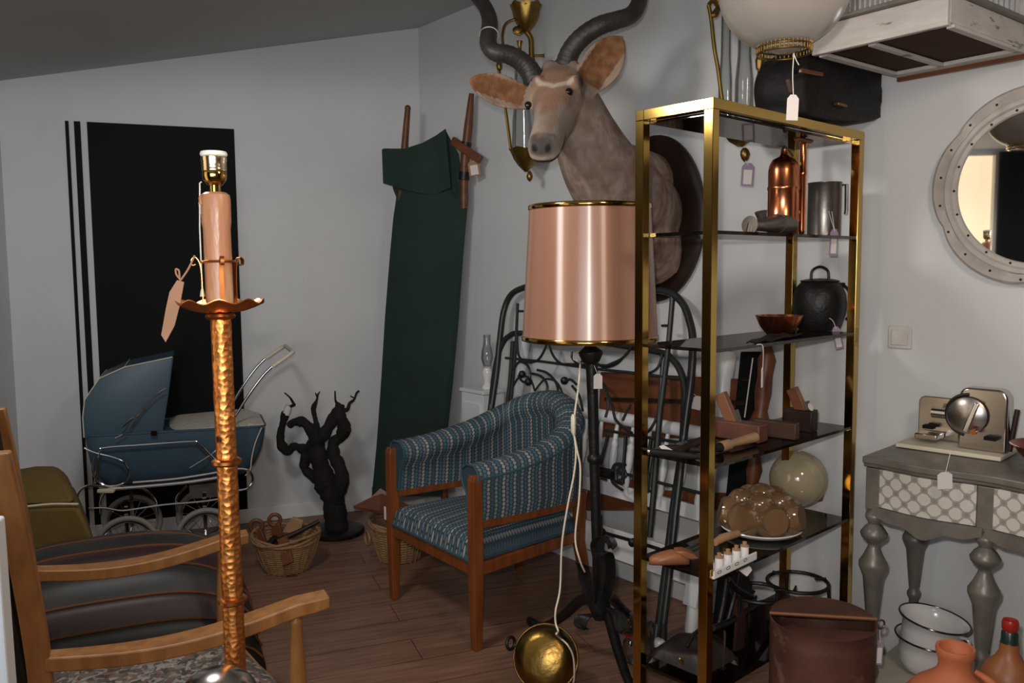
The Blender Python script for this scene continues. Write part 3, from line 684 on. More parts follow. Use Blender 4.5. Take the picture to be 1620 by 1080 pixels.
# chassis: rails, springs, hangers for both sides
ch = lambda pts, r, o, nm='chassis_rail', pr=None: MB().tube(cr([PP(x, y, o) for x, y in pts], 6), r, 8).build(nm, M['chrome'], pr or t)
for o in (-.035, Wd+.03):
    ch([(150, 765), (158, 716), (166, 708), (230, 703), (302, 698), (314, 701), (330, 716), (342, 728)], .0055, o)
    ch([(133, 708), (150, 716), (178, 723), (196, 731), (204, 748), (198, 762), (182, 768), (165, 767), (152, 757), (146, 742), (150, 724)], .005, o, 'spring')
    ch([(178, 773), (240, 768), (300, 762), (352, 754)], .009, o)
    ch([(210, 763), (280, 757), (350, 746)], .006, o)
    ch([(122, 792), (124, 780), (134, 770), (150, 768), (175, 772)], .006, o, 'spring')
    ch([(140, 804), (165, 803), (188, 807), (206, 806), (260, 798), (320, 793), (352, 788)], .005, o)
    ch([(352, 745), (380, 741), (394, 745), (400, 757), (394, 770), (380, 775), (352, 774)], .006, o, 'spring')
    ch([(300, 740), (335, 718), (350, 703)], .004, o, 'strut')
    # wheel side frames: arc hangers
    ch([(160, 812), (160, 790), (176, 772), (212, 770), (232, 776), (246, 792), (250, 812)], .006, o+.02, 'hanger')
    ch([(280, 806), (280, 786), (296, 768)], .006, o+.02, 'hanger')
for x0, y0 in ((176, 772), (352, 760)): MB().tube([PP(x0, y0, -.035), PP(x0, y0, -.035)+nA*(Wd+.065)], .008, 8).build('cross_bar', M['chrome'], t)
MB().prism([PP(x, y, .0) for x, y in ((299, 768), (352, 762), (352, 785), (301, 789))], nA*.3).build('brake_box', M['pewter'], t, smooth=0)
MB().box(PP(168, 776, -.04), (.08, .03, .02)).build('axle_clamp', M['cream'], t, bevel=.006)
# wheels
axd = nA
zc = .15
for px, nearo in ((203, -.02), (327, -.02), (203, Wd+.0), (327, Wd+.0)):
    b = PP(px, 880, 0); c = Vector((b.x, b.y, 0))+nA*nearo+UP*zc
    wh = MB().torus(c, .137, .013, axd, 44, 10).build('tyre', M['tyre'], t)
    MB().torus(c, .121, .006, axd, 44, 8).build('wheel_rim', M['chrome'], wh)
    q = axd.to_track_quat('Z', 'Y').to_matrix(); mb = MB()
    for s in range(14):
        a0 = 2*PI*s/14; mb.tube([c+q @ Vector((math.cos(a0)*.012, math.sin(a0)*.012, .008)), c+q @ Vector((math.cos(a0+.15)*.121, math.sin(a0+.15)*.121, 0))], .0013, 5)
    mb.build('spokes', M['chrome'], wh)
    MB().cyl(c-axd*.025, c+axd*.02, .017, n=18).build('hub', M['chrome'], wh)
for px in (203, 327):
    b = PP(px, 880, 0); c = Vector((b.x, b.y, 0))+UP*zc; MB().cyl(c-nA*.02, c+nA*Wd, .006, n=10).build('axle', M['chrome'], t)
    for o in (-.0, Wd-.02): MB().bar(c+nA*o, c+nA*o+UP*(zpx(772, 4.25)-zc+.01), .018, .006, nA).build('axle_arm', M['chrome'], t)
# handle
H1 = [PP(x, y, -.02) for x, y in ((352, 752), (362, 680), (380, 646), (398, 618), (416, 594), (430, 580))]
MB().tube(cr(H1, 6), .0075, 10).build('handle_tube', M['chrome'], t)
H2 = [p+nA*(Wd+.02) for p in H1]
MB().tube(cr(H2, 6), .0075, 10).build('handle_tube', M['chrome'], t)
e1, e2 = PP(432, 579, -.02), PP(432, 579, -.02)+nA*(Wd+.02)
x1 = PP(464, 557, -.02)-PP(432, 579, -.02)
MB().tube(cr([e1, e1+x1*.6, e1+x1*.95+nA*.015, e1+x1+nA*.06, e1+x1+nA*(Wd-.04), e2+x1*.95-nA*.015, e2+x1*.6, e2], 5), .0105, 10).build('handle_grip', M['cream'], t)

# ================================================================= vine stump sculpture
Yv = 4.62
bc = Zp(532, 843, 0)
t = thing('vine_stump', 'black gnarled vine stump standing on a dark round base by the back wall', 'vine stump', bc)
MB(Matrix.Translation(bc)).lathe([(.155, 0), (.16, .006), (.16, .022), (.15, .028), (.01, .028)], n=48).build('base', M['iron'], t)
Yv = bc.y
kv = Yv/F
def vp(x, y, o=0): return W(x, y, Yv+o)
branches = [
 ([(533, 843, 0), (531, 815, 0), (525, 785, .0), (516, 765, .01), (510, 745, .0), (503, 720, -.01), (500, 695, .02)], [20, 18, 20, 19, 17, 16, 12]),
 ([(530, 800, .0), (536, 775, -.03), (541, 755, -.04), (536, 735, -.02), (528, 720, 0), (528, 700, .02), (540, 690, .02), (544, 674, 0), (536, 656, -.02), (538, 640, 0)], [16, 17, 15, 13, 12, 12, 13, 14, 15, 9]),
 ([(512, 760, 0), (495, 752, .02), (482, 740, .03), (485, 722, .02), (492, 705, 0), (508, 692, -.02), (520, 675, -.02), (530, 658, -.01), (537, 645, 0)], [13, 13, 10, 11, 12, 13, 13, 14, 11]),
 ([(505, 715, 0), (500, 700, -.02), (498, 688, -.02), (488, 675, -.03), (478, 667, -.04), (464, 668, -.03), (458, 673, -.02)], [13, 13, 13, 12, 11, 9, 7]),
 ([(497, 712, 0), (480, 710, .03), (465, 706, .05), (455, 714, .05), (445, 702, .05), (444, 685, .04), (448, 668, .03), (452, 652, .02)], [10, 9, 9, 10, 10, 8, 8, 8]),
 ([(503, 688, 0), (500, 668, .0), (496, 650, .01), (497, 642, .01), (501, 633, .0), (503, 622, 0)], [9, 6, 5, 6, 3.2, 1.6]),
 ([(502, 630, 0), (499, 621, .0)], [1.8, 1.2]), ([(502, 626, 0), (506, 619, .0)], [1.8, 1.2]),
 ([(538, 645, 0), (536, 640, 0), (531, 634, 0), (530, 618, 0)], [6, 4.5, 2.2, 1.3]),
 ([(538, 648, 0), (549, 648, -.01), (553, 638, -.01), (560, 632, 0), (564, 622, 0), (568, 618, 0)], [5, 4.5, 4, 2.5, 2, 2.6]),
 ([(562, 630, 0), (554, 626, 0)], [1.6, 1.2]),
 ([(540, 690, 0), (546, 684, -.03), (552, 678, -.04), (552, 683, -.05)], [8, 6, 4.5, 4]),
 ([(466, 641, 0), (459, 629, 0), (450, 621, 0)], [3.4, 1.8, 1.4]), ([(453, 651, .02), (458, 644, .01), (466, 640, 0)], [6, 4, 3.2])]
mb = MB()
for bi, (pts, rad) in enumerate(branches):
    rad = [r_*(.88 if bi == 0 else .76) for r_ in rad]
    P = cr([vp(*p) for p in pts], 7); n_ = len(P); rs = []
    for i in range(n_):
        f = i/(n_-1)*(len(rad)-1); j = min(int(f), len(rad)-2); r = rad[j]+(rad[j+1]-rad[j])*(f-j)
        rs.append(r*kv*(1+.3*noise.noise(P[i]*24)+.14*noise.noise(P[i]*60)))
    mb.tube(P, rs, 12)
o = mb.build('trunk', M['vine'], t, smooth=60)
lbl(MB().tube([vp(453, 655, .02), vp(457, 641, .015)], [6.2*kv, 6*kv], 12).build('white_band', M['paper'], t), 'white wrapped band on the left branch')

# ================================================================= wicker baskets with wooden tools
def basket(name_lab, px, pyb, rt, rb, h, hang=None):
    b = Zp(px, pyb, 0); b = b+Vector((0, rb, 0)); t = thing('wicker_basket', name_lab, 'basket', b, None)
    Mx = Matrix.Translation(b)
    mb = MB(Mx); nr = 14
    def rad(z): s = z/h; return rb+(rt-rb)*(s**.8)
    prof = []
    for i in range(nr*2+1):
        z = h*i/(nr*2); prof.append((rad(z)+(.003 if i % 2 else -.002), z))
    outer = prof; inner = [(r-.008, z+.001) for r, z in prof[::-1]]; inner = [p for p in inner if p[1] > .012]+[(.004, .012)]
    mb.lathe([(.004, 0)]+outer+inner, n=48, wav=0); mb.build('body', M['wicker'], t, smooth=50)
    for k in range(3):
        MB(Mx).tube([Vector(((rt+.004*(k-1))*math.cos(a), (rt+.004*(k-1))*math.sin(a), h+.006*k+.016*math.sin(2*a+k*1.3))) for a in [2*PI*i/40 for i in range(40)]], .0065, 7, True).build('rim_strand', M['wicker'], t)
    mb = MB(Mx)
    for k in range(22):
        a = 2*PI*k/22; mb.tube([Vector((math.cos(a)*(rad(z)+.003), math.sin(a)*(rad(z)+.003), z)) for z in (0, h*.33, h*.66, h)], .004, 6)
    mb.build('staves', M['wicker'], t)
    return b, t
b1, _ = basket('oval wicker basket full of old wooden tools beside the vine stump', 446, 911, .165, .10, .17)
kb = b1.y/F
def wk(x, y, o=0.): return W(x, y, b1.y+o)
def paddle(pts, lab, wid, r, o):
    t = None; mb = MB(); A = [wk(x, y, o) for x, y in pts]
    d = (A[1]-A[0]).normalized(); s = d.cross(Vector((0, -1, 0))).normalized()
    mb.bar(A[0], A[1], wid, .022, Vector((0, 1, 0)))
    top = A[1]+d*r*.7
    mb.torus(top, r, r*.36, Vector((.25, -1, .1)).normalized(), 24, 8)
    return tagp(mb.build('wooden_paddle', M['brownwood'], smooth=40, bevel=.003), lab, 'wooden tool', None)
paddle([(425, 880), (408, 838)], 'brown wooden paddle with ring grip, leftmost in the wicker basket', .04, .03, .03)
paddle([(446, 872), (436, 828)], 'brown wooden paddle with broad looped head, upright in the middle of the wicker basket', .045, .028, .04)
mb = MB(); mb.tube([wk(438, 856, .0), wk(470, 842, .05), wk(505, 824, .1)], [.016, .013, .011], 10); tagp(mb.build('wooden_rod', M['dark']), 'dark wooden rod sticking out to the right of the wicker basket', 'wooden tool')
mb = MB(); mb.bar(wk(424, 862, -.03), wk(440, 846, .06), .03, .03); tagp(mb.build('wooden_peg', M['dark'], bevel=.008), 'short dark rounded wooden handle lying on the rim of the basket with paddles', 'wooden tool')
mb = MB(); mb.bar(wk(447, 850, -.10), wk(456, 892, -.185), .055, .012, Vector((0, -1, 0))); tagp(mb.build('wooden_batten', M['brownwood'], bevel=.002), 'flat brown wooden slat hanging over the front of the wicker basket', 'wooden tool')
mb = MB(); c = wk(465, 845, .08); mb.prism([wk(x, y, .09) for x, y in ((445, 842), (462, 818), (480, 824), (474, 845))], (0, .02, 0)); tagp(mb.build('wooden_board', M['lightwood'], bevel=.003), 'pale wooden board end rising from the back of the basket with paddles', 'wooden tool')
b2, _ = basket('round wicker basket half hidden behind the blue armchair leg', 628, 893, .15, .1, .19)
t = thing('wooden_hat_form', 'brown peaked wooden block lying on the basket behind the blue armchair', 'wooden block', b2+UP*.2)
mb = MB(); k2 = b2.y
P0 = [W(x, y, k2-.02+o) for x, y, o in ((559, 800, 0), (604, 778, .06), (650, 800, 0), (600, 808, -.1))]; P1 = [p-UP*.014 for p in P0]
mb.prism(P0, (0, 0, -.014)); mb.build('board', M['brownwood'], t, smooth=0)
mb = MB(); mb.add([W(575, 797, k2), W(640, 797, k2), W(612, 797, k2+.1), W(602, 772, k2+.04)], [(0, 1, 3), (1, 2, 3), (2, 0, 3), (0, 2, 1)]); mb.build('peak', M['brownwood'], t, smooth=0)
mb = MB(Matrix.Translation(b2)).torus((-.158, -.04, .12), .035, .006, Vector((.9, .5, 0)), 20, 8); mb.build('basket_loop', M['wicker'], _)
# ================================================================= folded green camp cot
t = thing('camp_cot', 'folded dark green canvas camp cot with wooden poles leaning in the room corner', 'camp cot', Vector((W(655, 800, 4.9).x, 4.9, 0)))
def cY(x): return 4.93-.0012*(x-600)
def cw(x, y, o=0): return W(x, y, cY(x)+o+.0)
prof = [(235, 606, 722), (262, 614, 726), (300, 622, 738), (312, 627, 741), (345, 622, 738), (400, 617, 733), (500, 609, 726), (600, 603, 717), (700, 596, 706), (785, 588, 700)]
def cot(u, v, o):
    f = u*(len(prof)-1); i = min(int(f), len(prof)-2); g = f-i
    y = prof[i][0]*(1-g)+prof[i+1][0]*g; a = prof[i][1]*(1-g)+prof[i+1][1]*g; b = prof[i][2]*(1-g)+prof[i+1][2]*g
    x = a+(b-a)*v
    fold = .012*math.sin(v*9+u*3)*(1-u)+.01*math.sin(u*31)*.4
    return cw(x, y, o-.05*math.sin(PI*v)**.5+fold-.0*u)
mb = MB(); mb.grid(lambda u, v: cot(u, v, .0), 40, 18, .012); mb.build('canvas', M['canvas'], t, smooth=60)
# folded over flap
fl = [(234, 605, 700), (228, 606, 712), (214, 640, 709)]
mb = MB()
L0 = [(604, 236), (640, 235), (668, 226), (690, 214), (704, 204)]
L1 = [(606, 290), (640, 300), (668, 306), (692, 306), (713, 296)]
def flap(u, v):
    f = v*4; i = min(int(f), 3); g = f-i
    a = Vector(L0[i]).lerp(Vector(L0[i+1]), g); b = Vector(L1[i]).lerp(Vector(L1[i+1]), g); p = a.lerp(b, u)
    return cw(p.x, p.y, -.065-.015*math.sin(PI*u)+.008*math.sin(v*11))
mb.grid(flap, 10, 16, .012); mb.build('canvas_flap', M['canvas'], t, smooth=60)
mb = MB(); mb.grid(lambda u, v: cw(704+22*v+u*12, 204+(100)*u+40*v*(1), -.05+.05*v), 8, 4, .01); mb.build('canvas_fold', M['canvas'], t, smooth=60)
for pts, r in (([(645, 172, .0), (640, 235, .0), (634, 330, .01)], [.016, .021, .02]), ([(746, 148, -.02), (741, 200, -.02), (735, 260, -.02), (734, 330, -.02)], [.014, .025, .025, .02])):
    MB().tube(cr([cw(*p) for p in pts], 4), r, 12).build('pole', M['brownwood'], t)
MB().ball(cw(645, 171), .018, 14).build('pole_knob', M['brownwood'], t)
MB().bar(cw(716, 222, -.05), cw(760, 253, -.09), .03, .045).build('cross_arm', M['brownwood'], t, bevel=.004)
MB().cyl(cw(738, 225, -.05), cw(736, 236, -.05), .03, n=14).build('pole_collar', M['iron'], t)
MB().cyl(cw(735, 272, -.045), cw(734, 284, -.045), .03, n=14).build('pole_collar', M['iron'], t)
for x, y, x2 in ((594, 770, 598), (703, 770, 700)):
    p = cw(x, y, .02); MB().tube([p, Vector((p.x, p.y, 0))], .022, 10).build('leg', M['brownwood'], t)
price_tag(750, 266, 4.68, 18, 24, 'small kraft price tag on the wooden arm of the folded green camp cot', [(752, 250)], 'kraft', 'paper', ang=-8)

# ================================================================= blue armchair
P1, P2 = Zp(752, 1033, 0), Zp(614, 946, 0)
u = (P1-P2); Wc = u.length; u.normalize(); v = Vector((-u.y, u.x, 0)); v = v if v.y > 0 else -v
Oc = P2.copy(); T = Matrix(((u.x, v.x, 0, Oc.x), (u.y, v.y, 0, Oc.y), (0, 0, 1, 0), (0, 0, 0, 1)))
Dc = .66; inb = .07
t = thing('blue_armchair', 'barrel back armchair in blue beaded weave with orange wooden legs', 'armchair', Oc+u*Wc/2+v*Dc/2)
lw = .044
def sq(pts, ws, name, m, pr, bev=.003):
    mb = MB(T); rings = []
    for p, w in zip(pts, ws): rings.append([Vector(p)+Vector((a*w/2, b*w/2, 0)) for a, b in ((-1, -1), (1, -1), (1, 1), (-1, 1))])
    mb.loft(rings); return mb.build(name, m, pr, bevel=bev, smooth=0)
for x in (lw/2, Wc-lw/2):
    sq([(x, .022, 0), (x, .022, .3), (x, .022, .68), (x, .026, .702)], [.034, .046, .044, .038], 'leg', M['teak'], t)
for x, s in ((inb+.03, -1), (Wc-inb-.03, 1)):
    sq([(x+s*.005, Dc+.03, 0), (x, Dc-.03, .3), (x, Dc-.02, .52)], [.032, .044, .042], 'leg', M['teak'], t)
zr = .325
MB(T).bar((lw, .022, zr), (Wc-lw, .022, zr), .028, .05).build('front_rail', M['teak'], t, bevel=.003)
for a, b in (((.022, lw, zr), (inb+.02, Dc-.04, zr)), ((Wc-.022, lw, zr), (Wc-inb-.02, Dc-.04, zr))): MB(T).bar(a, b, .028, .05).build('side_rail', M['teak'], t, bevel=.003)
MB(T).bar((inb+.03, Dc-.03, zr), (Wc-inb-.03, Dc-.03, zr), .028, .05).build('back_rail', M['teak'], t, bevel=.003)
def seat(a, b):
    x0, x1 = (.03+.05*b), (Wc-.03-.05*b); x = x0+(x1-x0)*a; y = .004+(Dc-.06)*b
    d = min(a, 1-a, b*1.0, 1-b); e = min(1., d/.085); h = math.sqrt(max(0, 1-(1-e)**2))
    return Vector((x, y, .353+.085*h+.022*math.sin(PI*a)*math.sin(PI*min(1, b*1.1))))
mb = MB(T); mb.grid(seat, 36, 36, .03, uvf=lambda a, b: (a*Wc, b*Dc)); mb.build('seat', M['weave'], t, smooth=70)
pp = [seat(0, 1-i/12) for i in range(13)]+[seat(i/12, 0) for i in range(13)]+[seat(1, i/12) for i in range(13)]
MB(T).tube([p-Vector((0, .0, -.004)) for p in pp], .006, 6).build('seat_piping', M['bluepipe'], t)
# barrel shell: plan path from left arm front round the back to right arm front
plan = [(.022, .03), (.02, .2), (.025, .42), (.07, .6), (.19, .695), (Wc/2, .735), (Wc-.19, .695), (Wc-.07, .6), (Wc-.025, .42), (Wc-.02, .2), (Wc-.022, .03)]
hts = [.735, .745, .78, .845, .905, .93, .905, .845, .78, .745, .735]
PL = cr([(x, y, h) for (x, y), h in zip(plan, hts)], 6)
acc = [0]
for i in range(1, len(PL)): acc.append(acc[-1]+math.hypot(PL[i].x-PL[i-1].x, PL[i].y-PL[i-1].y))
def shellring(i):
    p = PL[i]; a = PL[max(i-1, 0)]; b = PL[min(i+1, len(PL)-1)]; tg_ = Vector((b.x-a.x, b.y-a.y, 0)).normalized(); n_ = Vector((tg_.y, -tg_.x, 0))
    cen = Vector((Wc/2, .3, 0)); 
    if n_.dot(cen-Vector((p.x, p.y, 0))) < 0: n_ = -n_
    zt, zbm = p.z, .515-.02*math.sin(PI*i/(len(PL)-1))
    sec = [(.0, zbm), (-.012, zbm+.05), (-.012, zt-.09), (-.02, zt-.05), (-.012, zt-.018), (.014, zt), (.062, zt-.002), (.098, zt-.024), (.104, zt-.055), (.09, zt-.09), (.066, zt-.115), (.058, zbm+.05), (.05, zbm)]
    out = []; L = 0; prev = None
    for d, z in sec:
        q = Vector((p.x, p.y, 0))+n_*d+UP*z
        if prev is not None: L += math.hypot(d-prev[0], z-prev[1])
        prev = (d, z); out.append((q, L))
    return out
rings = [shellring(i) for i in range(len(PL))]; m_ = len(rings[0])
vs = [q for r in rings for q, _l in r]; uv = [(acc[i], l) for i, r in enumerate(rings) for q, l in r]
fs = []
for i in range(len(rings)-1):
    for j in range(m_): k_ = (j+1) % m_; fs.append((i*m_+j, i*m_+k_, (i+1)*m_+k_, (i+1)*m_+j))
fs += [tuple(range(m_)), tuple((len(rings)-1)*m_+j for j in range(m_))]
mb = MB(T); mb.add(vs, fs, uv); mb.build('backrest_shell', M['weave'], t, smooth=70)
for e0 in (0, len(PL)-1): MB(T).tube([q+Vector((0, -.003, 0)) for q, l in rings[e0]], .005, 6, True).build('shell_piping', M['bluepipe'], t)
MB(T).tube([r[3][0]+(r[3][0]-r[4][0])*.0 for r in rings], .0055, 6).build('shell_piping', M['bluepipe'], t)
mb = MB(T); rr_ = [[r[0][0]+Vector((0, 0, -.03)), r[0][0], r[-1][0], r[-1][0]+Vector((0, 0, -.03))] for r in rings]; mb.loft(rr_); mb.build('shell_rail', M['teak'], t, bevel=.002, smooth=30)
lbl(MB(T).box((.0, -.006, .40), (.016, .002, .06)).build('care_label', M['paper'], t), 'small white label')

# ================================================================= wrought iron floor lamp with salmon shade
Ylp = 3.2
hub = Zp(949, 968, .28); Ylp = hub.y
lx = lambda x, y, o=0.: W(x, y, Ylp+o)
topc = lx(933, 332); botc = lx(935, 541)
t = thing('iron_floor_lamp', 'wrought iron floor lamp with leaf tripod and large salmon satin shade', 'lamp', Vector((hub.x, hub.y, 0)))
kl = Ylp/F
ctr = Vector((topc.x, Ylp, 0))
zt, zb = zpx(329, Ylp, 933), zpx(534, Ylp, 933)
rt, rb = 95*kl, 107*kl
MB(Matrix.Translation(ctr)).lathe([(rb, zb), (rt, zt), (rt-.003, zt), (rb-.003, zb)], n=96).build('lamp_shade', M['shade'], t, smooth=30)
o_ = t.children[0] if t.children else None
for z, r in ((zb, rb), (zt, rt)):
    MB(Matrix.Translation(ctr)).lathe([(r+.0006, z-.008), (r+.0035, z-.006), (r+.0035, z+.008), (r+.0006, z+.01)], n=96).build('shade_trim', M['brass'], t, smooth=60)
c3 = MB(Matrix.Translation(ctr))
for a in (0, 2.09, 4.19): c3.tube([(0, 0, zt-.03), (math.cos(a)*rt*.98, math.sin(a)*rt*.98, zt-.006)], .002, 5)
c3.build('shade_ring', M['brass'], t)
pt_, pb_ = lx(934, 560), lx(947, 930)
axp = (pt_-pb_).normalized()
MB().tube([lx(934, 430), lx(934, 545)], .01, 10).build('socket_stem', M['iron'], t)
mb = MB(); mb.tube([lx(934, 548), lx(934, 556), lx(935, 560), lx(935, 572), lx(936, 576)], [.02, .042, .042, .03, .017], 16); mb.build('collar', M['iron'], t)
mb = MB(); P = [lx(936, 574), lx(938, 640), lx(940, 720), lx(943, 820), lx(946, 905), lx(948, 960)]
mb.tube(P, [.021, .019, .018, .018, .019, .022], 14); mb.build('pole', M['iron'], t)
MB().tube([lx(940, 718), lx(940, 722), lx(940.5, 728), lx(941, 733)], [.018, .025, .025, .018], 12).build('pole_ring', M['iron'], t)
MB().tube([lx(946, 932), lx(948, 955), lx(950, 978)], [.03, .042, .024], 14).build('hub', M['iron'], t)
f1 = Zp(1003, 1094, 0); f2 = Zp(842, 992, 0); f3 = Zp(1012, 972, 0)
for f, nm in ((f1, 'leg'), (f2, 'leg'), (f3, 'leg')):
    h = lx(949, 952); d = f-h
    P = cr([h+UP*.0, h+d*.22+UP*.035, h+d*.5+UP*.02-UP*.02, h+d*.8-UP*.015, f+UP*.021, f+Vector((d.x, d.y, 0)).normalized()*.03+UP*.026], 6)
    MB().tube(P, [.024, .021, .019, .017, .02, .012], 10, flat=1.).build(nm, M['iron'], t)
# curled leaves
def leaf(pts, wid, nm='leaf'):
    P = cr(pts, 6); n_ = len(P)-1
    mb = MB(); mb.grid(lambda a, b: P[int(a*n_+.5)]+Vector((1, -.25, 0)).normalized()*((b-.5)*wid*math.sin(PI*(.12+.86*a))**.7)+Vector((0, -1, 0))*(-.5+abs(b-.5))*.02, n_, 6, .004)
    mb.build(nm, M['iron'], t)
leaf([lx(945, 955, -.05), lx(950, 900, -.06), lx(945, 862, -.07), lx(958, 848, -.09), lx(968, 860, -.12), lx(966, 868, -.12)], .05)
leaf([lx(955, 955, -.02), lx(962, 915, -.04), lx(960, 880, -.05), lx(955, 872, -.07), lx(948, 880, -.09)], .055)
leaf([lx(938, 955, .03), lx(926, 920, .05), lx(922, 895, .05), lx(912, 890, .03)], .045)
leaf([lx(950, 975, -.06), lx(935, 972, -.1), lx(922, 975, -.12), lx(918, 990, -.13), lx(928, 996, -.13)], .05)
leaf([lx(962, 960, -.05), lx(978, 972, -.08), lx(985, 995, -.1), lx(992, 1003, -.1), lx(1000, 990, -.1)], .05)
# cord
Yc = Ylp-.3
cx_ = lambda x, y, o=0.: W(x, y, Yc+o)
MB().tube(cr([lx(915, 556, -.03), lx(909, 560, -.06), lx(908, 568, -.08), lx(917, 572, -.1), cx_(917, 590), cx_(914, 620), cx_(911, 640), cx_(909, 657)], 5), .003, 7).build('cord', M['cordw'], t)
MB().tube([cx_(907, 655), cx_(907, 660), cx_(907, 682), cx_(908, 688)], [.006, .012, .011, .006], 10, flat=.7).build('cord_switch', M['cordw'], t)
pb = W(862, 1046, 2.78)
MB().tube(cr([cx_(908, 686), cx_(911, 715), cx_(908, 750), cx_(898, 800), cx_(889, 860), cx_(886, 930), cx_(879, 965, -.04), cx_(879, 985, -.1), cx_(883, 998, -.12), cx_(880, 1003, -.14), W(886, 1009, 2.66), W(898, 1020, 2.64), W(907, 1040, 2.66), W(908, 1075, 2.7), W(900, 1100, 2.78)], 6), .003, 7).build('cord', M['cordw'], t)
MB().tube(cr([cx_(908, 686), cx_(913, 712), cx_(918, 740), cx_(916, 790), cx_(910, 850), cx_(917, 885), cx_(925, 904, .05)], 6), .003, 7).build('cord', M['cordw'], t)
price_tag(946, 603, Ylp-.06, 14, 24, 'small white price tag hanging on the wrought iron lamp pole under the shade', [(940, 578)], 'paper')

# ================================================================= brass preserving pan leaning on the lamp foot
pcn = W(861, 1040, 2.84); nrm = (Vector((.02, -.05, EYE+.25))-pcn).normalized(); nrm = Vector((-.15, -.86, .42)).normalized()
t = thing('brass_pan', 'round brass preserving pan with a dark loop handle leaning upright on the floor', 'pan', Vector((pcn.x, pcn.y, 0)))
rp = 53*2.84/F
mb = MB(); prof = [(rp, -.05), (rp*1.03, -.048), (rp*1.0, -.043), (rp*.98, -.02), (rp*.93, .012), (rp*.8, .034), (rp*.55, .044), (.002, .046), (.002, .043), (rp*.54, .041), (rp*.78, .031), (rp*.9, .01), (rp*.95, -.02), (rp*.96, -.05)]
mb.lathe(prof, o=pcn, n=56, axis=nrm); mb.build('bowl', mat('dull brass', (.27, .16, .04), .3, 1., c2=(.17, .1, .025), vs=14, bump=.2, bs=28), t, smooth=50)
q = nrm.to_track_quat('Z', 'Y').to_matrix()
MB().torus(pcn-nrm*.045, rp*1.01, .004, nrm, 48).build('rim', M['oldbrass'], t)
hp = W(808, 1017, 2.86)
MB().torus(hp, .021, .006, Vector((.75, -.65, .15)).normalized(), 24, 8).build('loop_handle', M['iron'], t)

# ================================================================= kudu head trophy
poll, nose = W(889, 116, 3.36), W(856, 232, 3.03)
fx = (nose-poll); Lh = fx.length; fx.normalize()
l0 = W(905, 145, 3.22)-W(832, 167, 3.20); l0 = (l0-fx*l0.dot(fx)).normalized(); nn = fx.cross(l0).normalized()
plq = PB(1040, 347, 0)
t = thing('kudu_trophy', 'kudu antelope head trophy with spiral horns mounted on a dark oval plaque', 'hunting trophy', plq)
q = frame(plq, dB)
# plaque (oval board on wall)
def oval(a, b, n=48): return [(a*math.cos(2*PI*i/n), b*math.sin(2*PI*i/n)) for i in range(n)]
mb = MB(q); rings = []
for a, b, y in ((.27, .365, -.002), (.275, .37, -.012), (.275, .37, -.026), (.262, .357, -.036), (.2, .28, -.038)):
    rings.append([Vector((x, y, z)) for x, z in oval(a, b)])
mb.loft(rings); mb.build('plaque', M['dark'], t, smooth=40)
def hp_(s, l, n): return poll+fx*(s*Lh)+l0*l+nn*n
body = MB()
rg = []
for s, a, b, cn in ((-.16, .02, .03, -.03), (-.12, .05, .055, -.03), (0, .078, .08, -.035), (.15, .088, .098, -.05), (.3, .086, .1, -.055), (.42, .072, .09, -.054), (.56, .058, .076, -.05), (.7, .052, .066, -.044), (.83, .052, .058, -.038), (.93, .051, .05, -.034), (1.0, .04, .037, -.033), (1.03, .015, .016, -.033)):
    a *= 1.18; b *= 1.12
    rg.append([hp_(s, a*math.copysign(abs(math.cos(th))**.85, math.cos(th)), cn+b*math.copysign(abs(math.sin(th))**.85, math.sin(th))) for th in [2*PI*i/28 for i in range(28)]])
body.loft(rg)
for sg in (-1, 1):
    body.ball(hp_(.25, sg*.072, .03), .034, 14); body.ball(hp_(.02, sg*.042, .025), .036, 14); body.ball(hp_(.93, sg*.028, .004), .022, 12)
    body.ball(hp_(.25, sg*.06, -.07), .05, 14)
# lower jaw
body.tube([hp_(.25, 0, -.125), hp_(.55, 0, -.115), hp_(.8, 0, -.09), hp_(.95, 0, -.075)], [.05, .036, .03, .02], 16)
# neck
NK = cr([PB(1030, 345, .03), PB(1030, 345, .03)*.7+W(980, 312, 3.5)*.3, W(984, 312, 3.5), W(948, 262, 3.42), W(922, 205, 3.38), W(906, 160, 3.40), W(897, 135, 3.41)], 5)
nr_ = [.165, .175, .18, .155, .125, .104, .085]
body.tube(NK, nr_, 28)
body.tube([PB(1036, 408, .03), PB(1036, 408, .03)*.6+W(980, 330, 3.5)*.4, W(970, 318, 3.48)], [.15, .155, .15], 24)
body.tube([PB(1026, 292, .03), PB(1026, 292, .03)*.6+W(970, 275, 3.5)*.4, W(955, 268, 3.44)], [.14, .14, .13], 24)
ears = []
def ear(base, tip, wmax, wdir, cup, tw):
    base, tip = Vector(base), Vector(tip); ax_ = tip-base; wd_ = Vector(wdir); wd_ = (wd_-ax_.normalized()*wd_.dot(ax_.normalized())).normalized(); nrm_ = wd_.cross(ax_.normalized()).normalized()
    if nrm_.dot(Vector((0, -1, 0))) < 0: nrm_ = -nrm_
    def f(u_, v_):
        w_ = wmax*(.38+.62*math.sin(PI*min(1, u_*.8+.08))**1.2)*(1-u_**6)**.5 if u_ < 1 else 0
        x = (2*v_-1); return base+ax_*u_+wd_*x*max(w_, .002)-nrm_*cup*(1-x*x)*math.sin(PI*(u_*.9+.1))*1.0
    mb_ = MB(); mb_.grid(f, 16, 10, .011); body.add(mb_.v, mb_.f); ears.append((base, ax_, wd_, nrm_, wmax))
ear(W(922, 146, 3.30), W(984, 56, 3.30), .082, W(985, 110, 3.3)-W(945, 85, 3.3), .028, 0)
ear(W(846, 160, 3.27), W(742, 126, 3.2), .058, W(790, 170, 3.2)-W(800, 130, 3.2), .02, 0)
